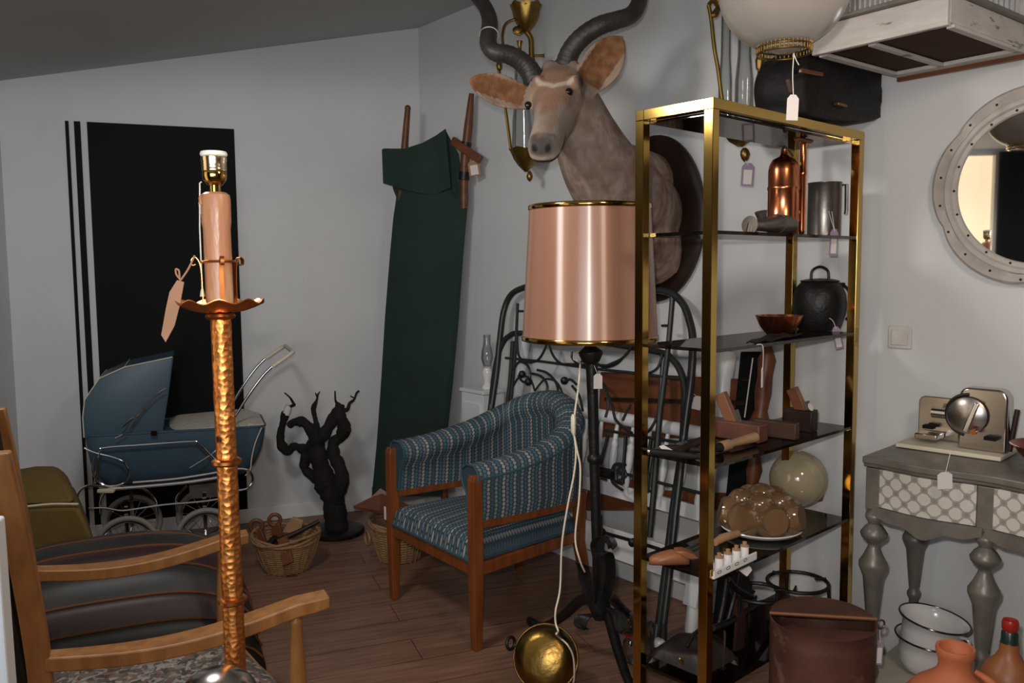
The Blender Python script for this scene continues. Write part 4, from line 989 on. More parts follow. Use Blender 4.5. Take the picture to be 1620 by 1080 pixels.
tmp = body.build('tmp', M['dark'], origin=Vector((0, 0, 0)))
rm = tmp.modifiers.new('r', 'REMESH'); rm.mode = 'VOXEL'; rm.voxel_size = .0065; rm.use_smooth_shade = True
sm = tmp.modifiers.new('s', 'SMOOTH'); sm.iterations = 4; sm.factor = .5
dg = bpy.context.evaluated_depsgraph_get(); me = bpy.data.meshes.new_from_object(tmp.evaluated_get(dg)); bpy.data.objects.remove(tmp)
me.name = 'body'; me.materials.clear(); me.materials.append(vcol_mat('kudu fur'))
ca = me.color_attributes.new('Col', 'FLOAT_COLOR', 'POINT')
def mixc(a, b, f): f = max(0, min(1, f)); return tuple(x*(1-f)+y*f for x, y in zip(a, b))
def sst(a, b, x): x = max(0, min(1, (x-a)/(b-a))); return x*x*(3-2*x)
for vtx in me.vertices:
    dw = -(vtx.co-C0).dot(nB)
    if dw < .004: vtx.co = vtx.co-nB*(.004-dw)
for i, vtx in enumerate(me.vertices):
    p = vtx.co; r = p-poll; s = r.dot(fx)/Lh; l = r.dot(l0); n = r.dot(nn)
    n1 = noise.noise(p*16); n2 = noise.noise(p*45+Vector((3, 1, 7))); n3 = noise.noise(Vector((p.x*30, p.y*30, p.z*5)))
    c = mixc((.27, .2, .16), (.21, .13, .10), n1*.8+.4)
    c = mixc(c, (.34, .28, .23), n2*.9+.1)
    c = mixc(c, (.17, .09, .065), sst(.1, .5, noise.noise(p*9+Vector((5, 5, 5))))*.6)
    nk = sst(-.10, -.17, n) if False else 1-sst(-.19, -.11, n)
    nk = max(nk, sst(.135, .17, abs(l)), 1-sst(-.25, -.05, s), sst(.1, .14, n))
    if nk > 0:
        dk = sst(.1, .4, n3)*sst(0, .3, 1.92-p.z)
        c = mixc(c, (.1, .065, .05), dk*.65)
        c = mixc(c, (.36, .29, .24), sst(.15, .45, -n3)*.6)
    if nk < 1:
        hc = mixc((.25, .17, .125), (.36, .285, .225), n1*.9+n2*.5+.4)
        front = sst(-.02, .03, n)*(1-sst(.065, .095, abs(l)))
        hc = mixc(hc, (.25, .125, .075), front*sst(.02, .1, s)*(1-sst(.6, .75, s))*.75)      # russet forehead and bridge
        hc = mixc(hc, (.17, .13, .115), (1-sst(.08, .2, s))*.7)
        cv = abs(s-(.36-abs(l)*1.1))                                                          # pale chevron between the eyes
        if n > -.03 and .012 < abs(l) < .075 or (n > 0 and abs(l) <= .012): hc = mixc(hc, (.5, .4, .32), (1-sst(.012, .032, cv))*.9)
        ey = math.sqrt((s-.255)**2*Lh*Lh+(abs(l)-.09)**2+(n-.036)**2); hc = mixc(hc, (.07, .035, .025), 1-sst(.016, .032, ey))
        hc = mixc(hc, (.4, .34, .29), sst(.45, .6, s)*sst(.02, .05, abs(l))*.7)
        hc = mixc(hc, (.42, .36, .31), sst(.72, .82, s)*(1-sst(-.05, -.02, n)))
        hc = mixc(hc, (.075, .062, .06), sst(.87, .96, s+n2*.03)*sst(-.04, -.015, n)*(1-.6*sst(.03, .05, abs(l))))
        for sg in (-1, 1):
            hc = mixc(hc, (.02, .016, .016), 1-sst(.007, .014, math.sqrt((abs(l)-.024)**2+(n+.005)**2)+(.03 if s < .93 else 0)))
        ml = abs(n+.058+.0*(s)); hc = mixc(hc, (.05, .03, .028), sst(.66, .72, s)*(1-sst(.004, .011, ml)))
        c = mixc(hc, c, nk)
    for base, ax_, wd_, nrm_, wm in ears:
        rr2 = p-base; a_ = rr2.dot(ax_)/ax_.length_squared; w_ = rr2.dot(wd_)/wm; h_ = rr2.dot(nrm_)
        if -.02 < a_ < 1.05 and abs(w_) < 1.15 and abs(h_) < .06:
            inner = vtx.normal.dot(nrm_) > .15
            ec = mixc((.15, .062, .026), (.24, .115, .055), n2+.5) if inner and abs(w_+.1) < .66 and a_ > .16 else mixc((.33, .24, .18), (.2, .125, .085), n1+.4)
            c = mixc(c, ec, sst(.0, .14, a_))
    ca.data[i].color = (*c, 1)
bo = bpy.data.objects.new('body', me); COL.objects.link(bo); bo.parent = t
me.transform(Matrix.Translation(-plq))
from mathutils.bvhtree import BVHTree
bvh = BVHTree.FromPolygons([v_.co for v_ in me.vertices], [list(p_.vertices) for p_ in me.polygons])
for sg in (-1, 1):
    e = None
    rx, ry = ((835.5, 167), (900, 146))[(sg+1)//2]
    d_ = ray(rx, ry).normalized(); hit = bvh.ray_cast(Vector((0, 0, EYE))-plq, d_); e = (hit[0]+plq+d_*.007) if hit[0] else hp_(.255, sg*.091, .036)
    MB().ball(e, .0165, 18).build('eye', mat('glass eye', (.012, .006, .004), .06), t)
def horn(pts, lab):
    P = cr([W(x, y, Y) for x, y, Y, r in pts], 8); rs = []
    R_ = [r*Y/F for x, y, Y, r in pts]; n_ = len(P)
    for i in range(n_):
        f = i/(n_-1)*(len(R_)-1); j = min(int(f), len(R_)-2); rs.append((R_[j]+(R_[j+1]-R_[j])*(f-j))*(1+.03*math.sin(i*2.3)*(1-i/n_)))
    return MB().tube(P, rs, 20, flat=.9).build('horn', M['horn'], t, smooth=60)
M['horn'] = mat('dark ridged horn', (.028, .022, .019), .5, c2=(.05, .042, .037), vs=18, bump=.3, bs=60)
horn([(889, 124, 3.34, 19), (894, 104, 3.34, 18), (904, 79, 3.33, 17), (922, 58, 3.31, 16.5), (948, 41, 3.29, 16), (976, 32, 3.30, 15), (998, 24, 3.34, 14.5), (1010, 6, 3.4, 13), (1012, -18, 3.47, 12), (1003, -38, 3.5, 9), (990, -58, 3.47, 6), (980, -74, 3.45, 2)], '')
hl = horn([(846, 130, 3.34, 19), (838, 112, 3.34, 18), (824, 97, 3.33, 16.5), (803, 86, 3.31, 15.5), (784, 83, 3.3, 15), (773, 72, 3.32, 14), (773, 54, 3.36, 13.5), (775, 34, 3.41, 13), (768, 12, 3.46, 12), (753, -8, 3.5, 11.5), (738, -35, 3.5, 9), (730, -56, 3.47, 6), (732, -74, 3.45, 2)], '')
# pale skin collars at the horn bases and the ring on the left horn
for x, y, lx_, r in ((888, 121, 0, 20), (844, 127, 0, 19)):
    pass
MB().torus(W(774, 55, 3.36), 14.2*3.36/F, .0022, (W(775, 34, 3.41)-W(773, 72, 3.32)).normalized(), 24, 6).build('horn_ring', M['cordw'], hl)

# ================================================================= antique brass lyre lamps
def bez(pts, Y, n=6): return cr([W(x, y, Y+(o[0] if o else 0)) for x, y, *o in pts], n)
def zc_(p): return ceil_z(p)
# left one, behind the kudu
Yy = 4.25; ky = Yy/F
pos = W(833, 120, Yy)
t = thing('lyre_hanging_lamp', 'antique brass lyre lamp with glass chimney hanging behind the kudu head', 'hanging lamp', Vector((pos.x, Yy, zpx(286, Yy))))
c = Vector((W(838, 60, Yy).x, Yy, 0))
MB(Matrix.Translation(Vector((W(832, 25, Yy).x, Yy, 0)))).lathe([(r*ky, zpx(y, Yy)) for r, y in ((4, 52), (9, 46), (15, 38), (20, 26), (22, 15), (25, 8), (24, 9), (20, 20), (12, 34), (3, 40))], n=64, wav=.09, wn=8, wfrom=20.5*ky).build('flower_cup', M['oldbrass'], t)
MB().tube(bez([(833, 50), (840, 62), (841, 85), (843, 100), (846, 112)], Yy), .014, 10).build('tube', M['oldbrass'], t)
MB().tube(bez([(835, 6), (834, 25), (833, 50)], Yy), .008, 8).build('hanging_rod', M['oldbrass'], t)
MB().tube([W(835, 6, Yy), Vector((W(835, 6, Yy).x, Yy, zc_(W(835, 6, Yy))-.001))], .008, 8).build('hanging_rod', M['oldbrass'], t)
MB().tube(bez([(796, 75), (795, 55), (800, 38), (814, 31), (826, 35), (829, 46), (822, 54), (812, 50)], Yy), .007, 8).build('scroll', M['oldbrass'], t)
MB().ball(W(819, 48, Yy), .024, 14, (1.1, .35, .9)).build('leaf_boss', M['oldbrass'], t)
MB().tube(bez([(846, 88), (858, 88), (861, 88)], Yy), [.006, .007, .012], 8).build('valve_key', M['oldbrass'], t)
MB().tube(bez([(822, 65), (822, 75), (824, 90)], Yy), [.016, .008, .012], 10).build('finial', M['oldbrass'], t)
MB().tube(bez([(846, 112), (820, 92), (796, 80), (788, 100), (793, 130), (800, 175), (808, 235)], Yy), .0075, 8).build('side_rod', M['oldbrass'], t)
MB().tube(bez([(846, 112), (866, 130), (862, 180), (852, 235)], Yy), .0075, 8).build('side_rod', M['oldbrass'], t)
MB().ball(W(790, 104, Yy), .02, 12, (.8, .8, 1.4)).build('rod_boss', M['oldbrass'], t)
gb = Matrix.Translation(Vector((W(826, 230, Yy).x, Yy, 0)))
MB(gb).lathe([(16*ky, zpx(238, Yy)), (15*ky, zpx(190, Yy)), (12*ky, zpx(160, Yy)), (11*ky, zpx(110, Yy)), (10.3*ky, zpx(110, Yy)), (11.3*ky, zpx(160, Yy)), (14.3*ky, zpx(190, Yy)), (15.3*ky, zpx(238, Yy))], n=36).build('glass_chimney', M['clear'], t)
MB(Matrix.Translation(Vector((W(832, 250, Yy).x, Yy, 0)))).lathe([(r*ky, zpx(y, Yy)) for r, y in ((2, 272), (6, 268), (12, 262), (19, 252), (24, 241), (27, 236), (25, 237), (17, 248), (3, 258))], n=48, wav=.05, wn=6, wfrom=20*ky).build('bottom_bowl', M['oldbrass'], t)
MB().tube([W(837, 270, Yy), W(838, 274, Yy), W(838, 279, Yy), W(838, 284, Yy), W(838, 287, Yy)], [.006, .012, .017, .012, .003], 10).build('pendant', M['oldbrass'], t)
# right one, behind the brass shelf
Yy = 3.22; ky = Yy/F
t = thing('lyre_hanging_lamp', 'antique brass lyre lamp with two glass chimneys hanging behind the brass shelf', 'hanging lamp', Vector((W(1178, 240, Yy).x, Yy, zpx(252, Yy))))
MB().tube(bez([(1121, 8), (1125, 30), (1130, 75), (1136, 110), (1142, 155), (1150, 195)], Yy), .0075, 8).build('side_rod', M['oldbrass'], t)
MB().tube(bez([(1203, 60), (1202, 100), (1200, 140), (1199, 170), (1196, 195)], Yy), .0075, 8).build('side_rod', M['oldbrass'], t)
MB().tube(bez([(1204, 84), (1203, 96), (1201, 110)], Yy), [.012, .02, .012], 10).build('rod_boss', M['oldbrass'], t)
MB().tube(bez([(1124, 24), (1131, 22), (1136, 14), (1146, 10)], Yy), [.008, .014, .01, .01], 8).build('side_arm', M['oldbrass'], t)
MB().tube(bez([(1121, 8), (1150, -30), (1172, -70)], Yy), .0075, 8).build('side_rod', M['oldbrass'], t)
MB().tube(bez([(1203, 60), (1195, -10), (1172, -70)], Yy), .0075, 8).build('side_rod', M['oldbrass'], t)
a = W(1172, -70, Yy); MB().tube([a, Vector((a.x, a.y, ceil_z(a)))], .008, 8).build('hanging_rod', M['oldbrass'], t)
MB().tube(bez([(1138, -6), (1139, 2), (1141, 10)], Yy), [.02, .026, .018], 12).build('gas_tap', M['oldbrass'], t)
for x0, w0 in ((1150, 11), (1180, 15)):
    MB(Matrix.Translation(Vector((W(x0, 100, Yy).x, Yy+.02, 0)))).lathe([(w0*ky, zpx(205, Yy)), (w0*.95*ky, zpx(130, Yy)), (w0*.7*ky, zpx(90, Yy)), (w0*.65*ky, zpx(10, Yy)), (w0*.6*ky, zpx(10, Yy)), (w0*.66*ky, zpx(90, Yy)), (w0*.9*ky, zpx(130, Yy)), (w0*.95*ky, zpx(205, Yy))], n=32).build('glass_chimney', M['clear'], t)
MB(Matrix.Translation(Vector((W(1172, 210, Yy).x, Yy, 0)))).lathe([(r*ky, zpx(y, Yy)) for r, y in ((4, 235), (10, 231), (18, 226), (26, 214), (32, 203), (33, 200), (30, 202), (20, 216), (3, 222))], n=48, wav=.03, wn=8, wfrom=28*ky).build('bottom_bowl', M['oldbrass'], t)
MB().tube([W(1178, 234, Yy), W(1178, 238, Yy), W(1179, 245, Yy), W(1179, 252, Yy), W(1179, 256, Yy)], [.007, .016, .019, .013, .004], 12).build('pendant', M['oldbrass'], t)
price_tag(1183, 276, Yy-.03, 20, 36, 'lilac edged price tag hanging from the lamp pendant inside the top of the brass shelf', [(1179, 254)], 'lilac', 'paper', ang=3)

# ================================================================= three old headboards leaning on the right wall
def lean(b0, offb, zt_, offt):
    """plane leaning on the right wall through floor offset offb and offset offt at height zt_"""
    a = C0-nB*offb; n = dB.cross((UP*zt_+nB*(offb-offt))).normalized(); return a, n
# --- iron double bed head
ip, inn = lean(0, .40, 1.38, .075)
def IP(x, y, o=0.): return PLN(x, y, ip-nB*o, inn)
t = thing('iron_headboard', 'grey tubular iron bed headboard with arched top and scrollwork leaning on the wall', 'headboard', Vector((IP(1040, 1012).x, IP(1040, 1012).y, 0)))
def itube(pts, r, o=0., nm='scroll', n=8, pr=None, m='irongrey'): return MB().tube(cr([IP(x, y, o) for x, y in pts], 6), r, n).build(nm, M[m], pr or t)
itube([(752, 830), (765, 730), (778, 640), (786, 585), (791, 535), (797, 492), (808, 467), (826, 456), (850, 453), (950, 455), (1030, 458), (1060, 463), (1080, 480), (1091, 508), (1096, 540), (1093, 600), (1086, 655), (1078, 720), (1066, 800), (1056, 880), (1044, 975), (1038, 1015)], .0165, .0, 'arch_tube', 12)
MB().tube([IP(1040, 985), IP(1037, 1010)], [.02, .026], 12).build('foot_socket', M['irongrey'], t)
itube([(819, 480), (815, 560), (808, 640), (800, 720)], .008, .0, 'upright'); itube([(1064, 470), (1058, 540), (1050, 610), (1040, 690), (1030, 770)], .012, .0, 'upright')
itube([(1047, 515), (1062, 515)], .006, 0, 'crossbar'); itube([(818, 492), (835, 492)], .006, 0, 'crossbar')
for pts in ([(818, 530), (820, 560), (832, 572), (850, 570), (862, 552), (867, 534)], [(867, 534), (873, 558), (886, 574), (905, 576), (960, 578)], [(812, 585), (822, 572), (836, 580), (838, 598), (828, 604), (820, 594)], [(838, 590), (856, 595), (866, 610), (862, 630)], [(850, 585), (866, 590), (880, 606), (884, 630)],
            [(960, 578), (985, 566), (1002, 545)], [(945, 600), (958, 612), (962, 640), (958, 660)], [(953, 605), (968, 640), (975, 665), (1000, 685)], [(985, 665), (992, 650), (998, 640)], [(1048, 560), (1040, 582), (1020, 592), (1000, 590)], [(1046, 610), (1042, 650), (1028, 680), (1010, 690)], [(975, 740), (976, 760), (990, 752), (984, 738), (975, 745)], [(985, 775), (968, 760), (972, 735), (990, 735)], [(1020, 735), (1026, 755), (1024, 780)], [(905, 610), (916, 625), (922, 650)], [(890, 606), (902, 600), (912, 608)]):
    itube(pts, .0065, .004)
for pts in ([(800, 566), (860, 572), (940, 583), (1004, 590), (1080, 600)], [(958, 680), (1000, 688), (1045, 695), (1090, 702)], [(940, 738), (1000, 752), (1062, 768), (1110, 780)]):
    itube(pts, .007, 0, 'crossbar')
for pts in ([(940, 838), (1000, 855), (1048, 870)], [(950, 815), (951, 843)], [(990, 690), (985, 765)], [(962, 688), (950, 735)], [(1030, 695), (1020, 770)], [(1008, 690), (1003, 760)]):
    itube(pts, .008, 0, 'rod', m='iron')
for x, y in ((826, 592), (893, 602), (952, 842), (1001, 858), (836, 604)): MB().ball(IP(x, y, .008), .02, 12, (1, .6, 1)).build('rosette', M['iron'], t)
itube([(938, 745), (970, 752)], .02, .01, 'clamp', m='iron')
# --- lower footboard of the same bed, in front
fp, fn = lean(0, .44, 1.1, .13)
def FPn(x, y, o=0.): return PLN(x, y, fp-nB*o, fn)
t2 = thing('iron_footboard', 'lower grey tubular iron bed footboard leaning in front of the taller headboard', 'footboard', Vector((FPn(1060, 1000).x, FPn(1060, 1000).y, 0)))
def ftube(pts, r, nm='scroll', n=8): return MB().tube(cr([FPn(x, y, .0) for x, y in pts], 6), r, n).build(nm, M['irongrey'], t2)
ftube([(758, 800), (770, 700), (780, 610), (786, 570), (794, 545), (806, 531), (825, 527), (900, 534), (980, 546), (1040, 556), (1062, 566), (1077, 588), (1083, 618), (1081, 680), (1077, 740), (1068, 820), (1060, 900), (1050, 985)], .015, 'arch_tube', 12)
ftube([(812, 540), (808, 600), (802, 650)], .014, 'upright'); ftube([(1050, 570), (1045, 640), (1036, 760), (1028, 850)], .0135, 'upright')
for pts in ([(905, 556), (905, 566), (914, 575), (922, 570)], [(812, 610), (822, 596), (838, 598), (846, 618)], [(846, 618), (862, 600), (880, 604), (890, 622)], [(935, 560), (952, 580), (975, 576), (990, 560)]): ftube(pts, .0055)
lbl(MB().tube([FPn(1050, 982), Vector((FPn(1049, 996).x, FPn(1049, 996).y, 0))], [.014, .016], 12).build('foot', M['irongrey'], t2), 'grey foot')
cz = Zp(1043, 1022, .0); tagp(MB(Matrix.Translation(cz)).lathe([(.018, 0), (.025, .004), (.025, .02), (.017, .03), (.002, .032)], n=18).build('furniture_caster', M['porcelain']), 'small white porcelain furniture cup at the iron headboard foot', 'caster')
# --- white wooden bed head
wp, wn_ = lean(0, .26, 1.2, .045)
def WP(x, y, o=0.): return PLN(x, y, wp-nB*o, wn_)
t = thing('white_headboard', 'white painted wooden bed headboard with turned spindles leaning behind the iron bed', 'headboard', Vector((WP(1092, 1000).x, WP(1092, 1000).y, 0)))
top_, bot_ = WP(1150, 556), WP(1095, 985); bot_ = top_+(bot_-top_)*(top_.z/(top_.z-bot_.z)); axw = (top_-bot_); hw_ = axw.length
q = Matrix.Translation(bot_) @ axw.to_track_quat('Z', 'Y').to_matrix().to_4x4()
MB(q).lathe([(.022, 0), (.028, .02), (.03, .1), (.03, .22), (.036, .23), (.036, .36), (.028, .37), (.024, .45), (.03, .52), (.024, .6), (.022, .68), (.03, .75), (.036, .77), (.028, .79), (.03, .85), (.04, .92), (.042, hw_-.02), (.03, hw_)], n=24).build('post', M['white'], t)
MB().bar(bot_+axw*.10, bot_+axw*.28, .07, .07, dB).build('post_block', M['white'], t, bevel=.004)
l2 = bot_-dB*1.3; q2 = Matrix.Translation(l2) @ axw.to_track_quat('Z', 'Y').to_matrix().to_4x4()
MB(q2).lathe([(.022, 0), (.03, .1), (.036, .36), (.028, .37), (.03, .52), (.022, .68), (.036, .77), (.04, .92), (.042, hw_-.02), (.03, hw_)], n=24).build('post', M['white'], t)
for f_, w_, h_, nm in ((.985, .05, .05, 'top_rail'), (.70, .06, .06, 'rail'), (.42, .03, .06, 'rail'), (.22, .025, .13, 'bottom_board')):
    a_, b_ = l2+axw*f_, bot_+axw*f_
    if nm in ('rail', 'top_rail') and w_ > .04: MB().tube([a_, b_], w_/2, 14).build(nm, M['white'], t)
    else: MB().bar(a_, b_, w_, h_, axw).build(nm, M['white'], t, bevel=.003)
for i in range(13):
    b0 = (l2+axw*.44).lerp(bot_+axw*.44, (i+.5)/13); hh = hw_*.24
    MB(Matrix.Translation(b0) @ axw.to_track_quat('Z', 'Y').to_matrix().to_4x4()).lathe([(.012, 0), (.015, hh*.1), (.011, hh*.2), (.017, hh*.35), (.019, hh*.5), (.014, hh*.62), (.018, hh*.66), (.012, hh*.72), (.009, hh)], n=14).build('spindle', M['white'], t)
# --- brown wooden bed head
bp, bn = lean(0, .14, 1.2, .045)
def BP(x, y, o=0.): return PLN(x, y, bp-nB*o, bn)
t = thing('brown_headboard', 'orange brown wooden bed headboard with panel and rail behind the white one', 'headboard', Vector((BP(1150, 950).x, BP(1150, 950).y, 0)))
th = -bn if bn.dot(nB) > 0 else bn
th = th*.022
for pts, nm in (([(955, 588), (1192, 600), (1180, 694), (950, 690)], 'panel'), ([(935, 770), (1168, 780), (1164, 806), (930, 806)], 'rail'), ([(930, 755), (1004, 758), (1003, 772), (930, 770)], 'block')):
    P = [BP(*p) for p in pts]; zt1 = (P[0].z+P[1].z)/2; zb1 = (P[2].z+P[3].z)/2
    MB().prism(P, th).build(nm, M['brownwood'], t, bevel=.003, smooth=0)
lbl(MB().prism([BP(x, y, .026) for x, y in ((958, 628), (1180, 634), (1180, 641), (958, 634))], th*.4).build('rail', M['dark'], t, smooth=0), 'dark moulding')
tp_, bt_ = BP(1216, 545), BP(1166, 960); bt_ = tp_+(bt_-tp_)*(tp_.z/(tp_.z-bt_.z)); ax2 = tp_-bt_; h2 = ax2.length
q = Matrix.Translation(bt_) @ ax2.to_track_quat('Z', 'Y').to_matrix().to_4x4()
MB(q).lathe([(.025, 0), (.03, .05), (.03, h2*.5), (.022, h2*.53), (.034, h2*.58), (.02, h2*.63), (.04, h2*.66), (.042, h2*.74), (.026, h2*.78), (.034, h2*.84), (.03, h2*.9), (.036, h2*.95), (.012, h2)], n=20).build('post', M['brownwood'], t)
price_tag(1103, 637, BP(1103, 637, .05).y, 15, 22, 'lilac and white price tag on the brown wooden headboard', [(1096, 622)], 'paper', ang=14)
# --- black board with pale edge
kp, kn = lean(0, .17, 1.25, .04)
K = [PLN(x, y, kp, kn) for x, y in ((1176, 556), (1204, 556), (1166, 905), (1140, 905))]
t = thing('black_board', 'tall narrow black board with a thin white edge leaning behind the brass shelf', 'board', Vector((K[3].x, K[3].y, 0)))
d1 = K[3]-K[0]; d2 = K[2]-K[1]; K[3] = K[0]+d1*(K[0].z/-d1.z); K[2] = K[1]+d2*(K[1].z/-d2.z)
MB().prism(K, -nB*.018).build('board', M['black'], t, smooth=0)
MB().tube([PLN(1191, 566, kp-nB*.022, kn), PLN(1178, 660, kp-nB*.022, kn)], .0028, 6).build('edge', M['paper'], t)

# ================================================================= small white cabinet with an oil lamp in the corner behind the armchair
pc = W(764, 640, 4.62); t = thing('white_cabinet', 'small white painted cabinet in the corner behind the blue armchair', 'cabinet', Vector((pc.x, 4.62, 0)))
zc2 = zpx(615, 4.6, 765); q = frame(Vector((pc.x, 4.62, 0)), dB)
MB(q).box((0, 0, zc2/2-.01), (.2, .15, zc2-.02)).build('body', M['white'], t, bevel=.004, smooth=0)
MB(q).box((0, 0, zc2-.008), (.22, .165, .02)).build('top', M['white'], t, bevel=.004, smooth=0)
MB(q).box((0, -.078, zc2/2-.02), (.16, .012, zc2-.1)).build('door', M['white'], t, bevel=.003, smooth=0)
p = Vector((W(771, 610, 4.6).x, 4.6, zc2+.002)); t = thing('oil_lamp', 'small white oil lamp with clear glass chimney standing on the white cabinet', 'oil lamp', p)
MB(Matrix.Translation(p)).lathe([(.03, 0), (.032, .01), (.018, .03), (.022, .06), (.03, .09), (.02, .115), (.03, .125), (.003, .126)], n=24).build('base', M['porcelain'], t)
MB(Matrix.Translation(p)).lathe([(.022, .127), (.034, .17), (.03, .21), (.02, .25), (.02, .3), (.0185, .3), (.0185, .25), (.028, .21), (.032, .17), (.02, .127)], n=24).build('chimney', M['clear'], t)
# ================================================================= brass shelf unit (etagere)
sc = .90
yaw = .7412; dX = Vector((math.cos(yaw), math.sin(yaw), 0)); dY = Vector((-math.sin(yaw), math.cos(yaw), 0))
E0 = Vector((.6109, 2.5596, 0))*sc; We, De, He = 1.0*sc, .2986*sc, EYE+.5087*sc
zs = [EYE+(z-EYE)*sc for z in (1.6118, 1.2441, .8757, .5102, .1277)]
TE = Matrix(((dX.x, dY.x, 0, E0.x), (dX.y, dY.y, 0, E0.y), (0, 0, 1, 0), (0, 0, 0, 1)))
t = thing('brass_shelf', 'tall open shelf unit of square brass tube with smoked glass shelves', 'shelf unit', E0+dX*We/2+dY*De/2)
pw = .030
for x in (pw/2, We-pw/2):
    for y in (pw/2, De-pw/2): MB(TE).box((x, y, (He-pw)/2), (pw, pw, He-pw)).build('post', M['brass'], t, bevel=.0015, smooth=0)
zt = He-pw/2
for y in (pw/2, De-pw/2): MB(TE).box((We/2, y, zt), (We, pw, pw)).build('top_rail', M['brass'], t, bevel=.0015, smooth=0)
for x in (pw/2, We-pw/2): MB(TE).box((x, De/2, zt), (pw, De-2*pw, pw)).build('top_rail', M['brass'], t, bevel=.0015, smooth=0)
for z in zs:
    th = .010
    MB(TE).box((We/2, De/2, z-th/2), (We-2*pw-.002, De-.006, th)).build('glass_shelf', M['smoke'], t, smooth=0)
    for x in (pw+.004, We-pw-.004):
        for y in (pw/2, De-pw/2): MB(TE).tube([(x-.012, y, z-th-.004), (x+.012, y, z-th-.004)], .004, 8).build('shelf_pin', M['brass'], t)
MB(TE).box((We/2, De/2, He-pw-.005), (We-2*pw-.002, De-2*pw-.002, .008)).build('top_glass', M['smoke'], t, smooth=0)
def EP(x, y, v): return PLN(x, y, E0+dY*v, dY)            # point on the upright plane at depth v of the shelf
def EX(x, v, z=1.2):                                       # floor position of picture column x at shelf depth v
    y = 540
    for _ in range(4):
        p = EP(x, y, v); y += (p.z-z)/(p.y/F)
    return Vector((p.x, p.y, 0))
def elathe(cx, v, z0, prof, name, m, pr=None, n=36, dz=0.001, **k):
    """prof: (half width px, row px); the lowest row is set on the shelf at z0"""
    P = EX(cx, v, z0); Y = P.y; pr_ = [(max(.05, w)*Y/F, zpx(r, Y, cx)) for w, r in prof]; zm = min(z for _, z in pr_)
    return MB(Matrix.Translation((P.x, P.y, z0+dz-zm))).lathe(pr_, n=n).build(name, m, pr, **k), P
# ---- top compartment
z = zs[0]
P = EX(1238, .13, z); Y = P.y; kk = Y/F
t = thing('copper_sprayer', 'old copper garden sprayer tank with brass pump rod on the topmost glass shelf', 'sprayer', P+UP*(z+.001))
H = (376-241)*kk*.93
MB(Matrix.Translation(P+UP*(z+.001))).lathe([(.048, 0), (.05, .004), (.05, H*.16), (.0515, H*.17), (.0515, H*.19), (.05, H*.2), (.05, H*.56), (.052, H*.57), (.052, H*.6), (.05, H*.61), (.05, H*.8), (.046, H*.88), (.036, H*.94), (.016, H*.975), (.012, H), (.011, H*1.06), (.002, H*1.06)], n=40).build('tank', M['copper'], t)
pz = P+UP*(z+.001)
MB().tube([pz+UP*H*1.05-dX*.012, pz+UP*H*1.1, pz+UP*H*1.06+dX*.03, pz+UP*H*1.0+dX*.055], .004, 8).build('hose_union', M['pewter'], t)
pump = EX(1268, .10, z)
MB(Matrix.Translation(pump+UP*(z+.001))).lathe([(.004, 0), (.008, .006), (.011, .02), (.011, .20), (.013, .203), (.013, .212), (.011, .215), (.011, .30), (.013, .305), (.005, .31), (.005, .33)], n=18).build('pump_rod', M['copper'], t)
hz = z+.325
MB().cyl(pump+UP*hz-dX*.045-dY*.0, pump+UP*hz+dX*.045, .014, n=14).build('pump_handle', M['brownwood'], t)
for zz in (.08, .24): MB().bar(pz+UP*zz+dX*.04, pump+UP*(z+zz), .014, .01).build('pump_bracket', M['oldbrass'], t)
P = EX(1303, .11, z); Y = P.y; kk = Y/F
t = thing('tin_measure', 'tarnished cylindrical tin can with square side handle on the topmost glass shelf', 'tin can', P+UP*(z+.001))
H = 84*kk; r = 25*kk
MB(Matrix.Translation(P+UP*(z+.001))).lathe([(r, 0), (r*1.01, .003), (r, .006), (r, H-.004), (r*1.03, H-.002), (r*1.03, H), (r*.97, H), (r*.96, .006), (.002, .005)], n=40).build('can', M['pewter'], t)
hx = Vector((.87, .1, 0)).normalized(); c0 = P+UP*(z+.001)
MB().tube([c0+hx*r*.9+UP*(H*.95), c0+hx*r*1.42+UP*(H*.97), c0+hx*r*1.45+UP*(H*.5), c0+hx*r*1.42+UP*(H*.42)], .009, 8, flat=.6).build('handle', M['pewter'], t)
price_tag(1319, 383, P.y-.10, 13, 42, 'pale lilac price tag on long string hanging from the tin can handle', [(1311, 334)], 'lilac', 'paper', ang=2, strands=2)
P = EX(1222, .07, z); Y = P.y; kk = Y/F; zc = z+.028
t = thing('meat_grinder', 'grey cast metal meat grinder lying in front of the copper sprayer on the glass shelf', 'meat grinder', P+UP*(z+.001))
g = lambda x, y, o=0.: EP(x, y, .07+o)
dz_ = z+.001-g(1222, 366).z+.001
gg = lambda x, y, o=0.: g(x, y, o)+UP*dz_
MB().tube([gg(1186, 352), gg(1192, 353), gg(1205, 353), gg(1228, 350), gg(1232, 350)], [14*kk, 8*kk, 9*kk, 15*kk, 15*kk], 18).build('barrel', M['grey_metal'], t)
MB().tube([gg(1230, 350), gg(1250, 352), gg(1256, 353)], [16*kk, 13*kk, 9*kk], 18).build('end_ring', M['grey_metal'], t)
MB().tube([gg(1208, 348, .02), gg(1205, 338, .02), gg(1204, 331, .02)], [7*kk, 8*kk, 10*kk], 14).build('hopper', M['grey_metal'], t)
MB().tube([gg(1188, 350), gg(1186, 360), gg(1196, 364)], [5*kk, 6*kk, 4*kk], 10).build('foot', M['grey_metal'], t)
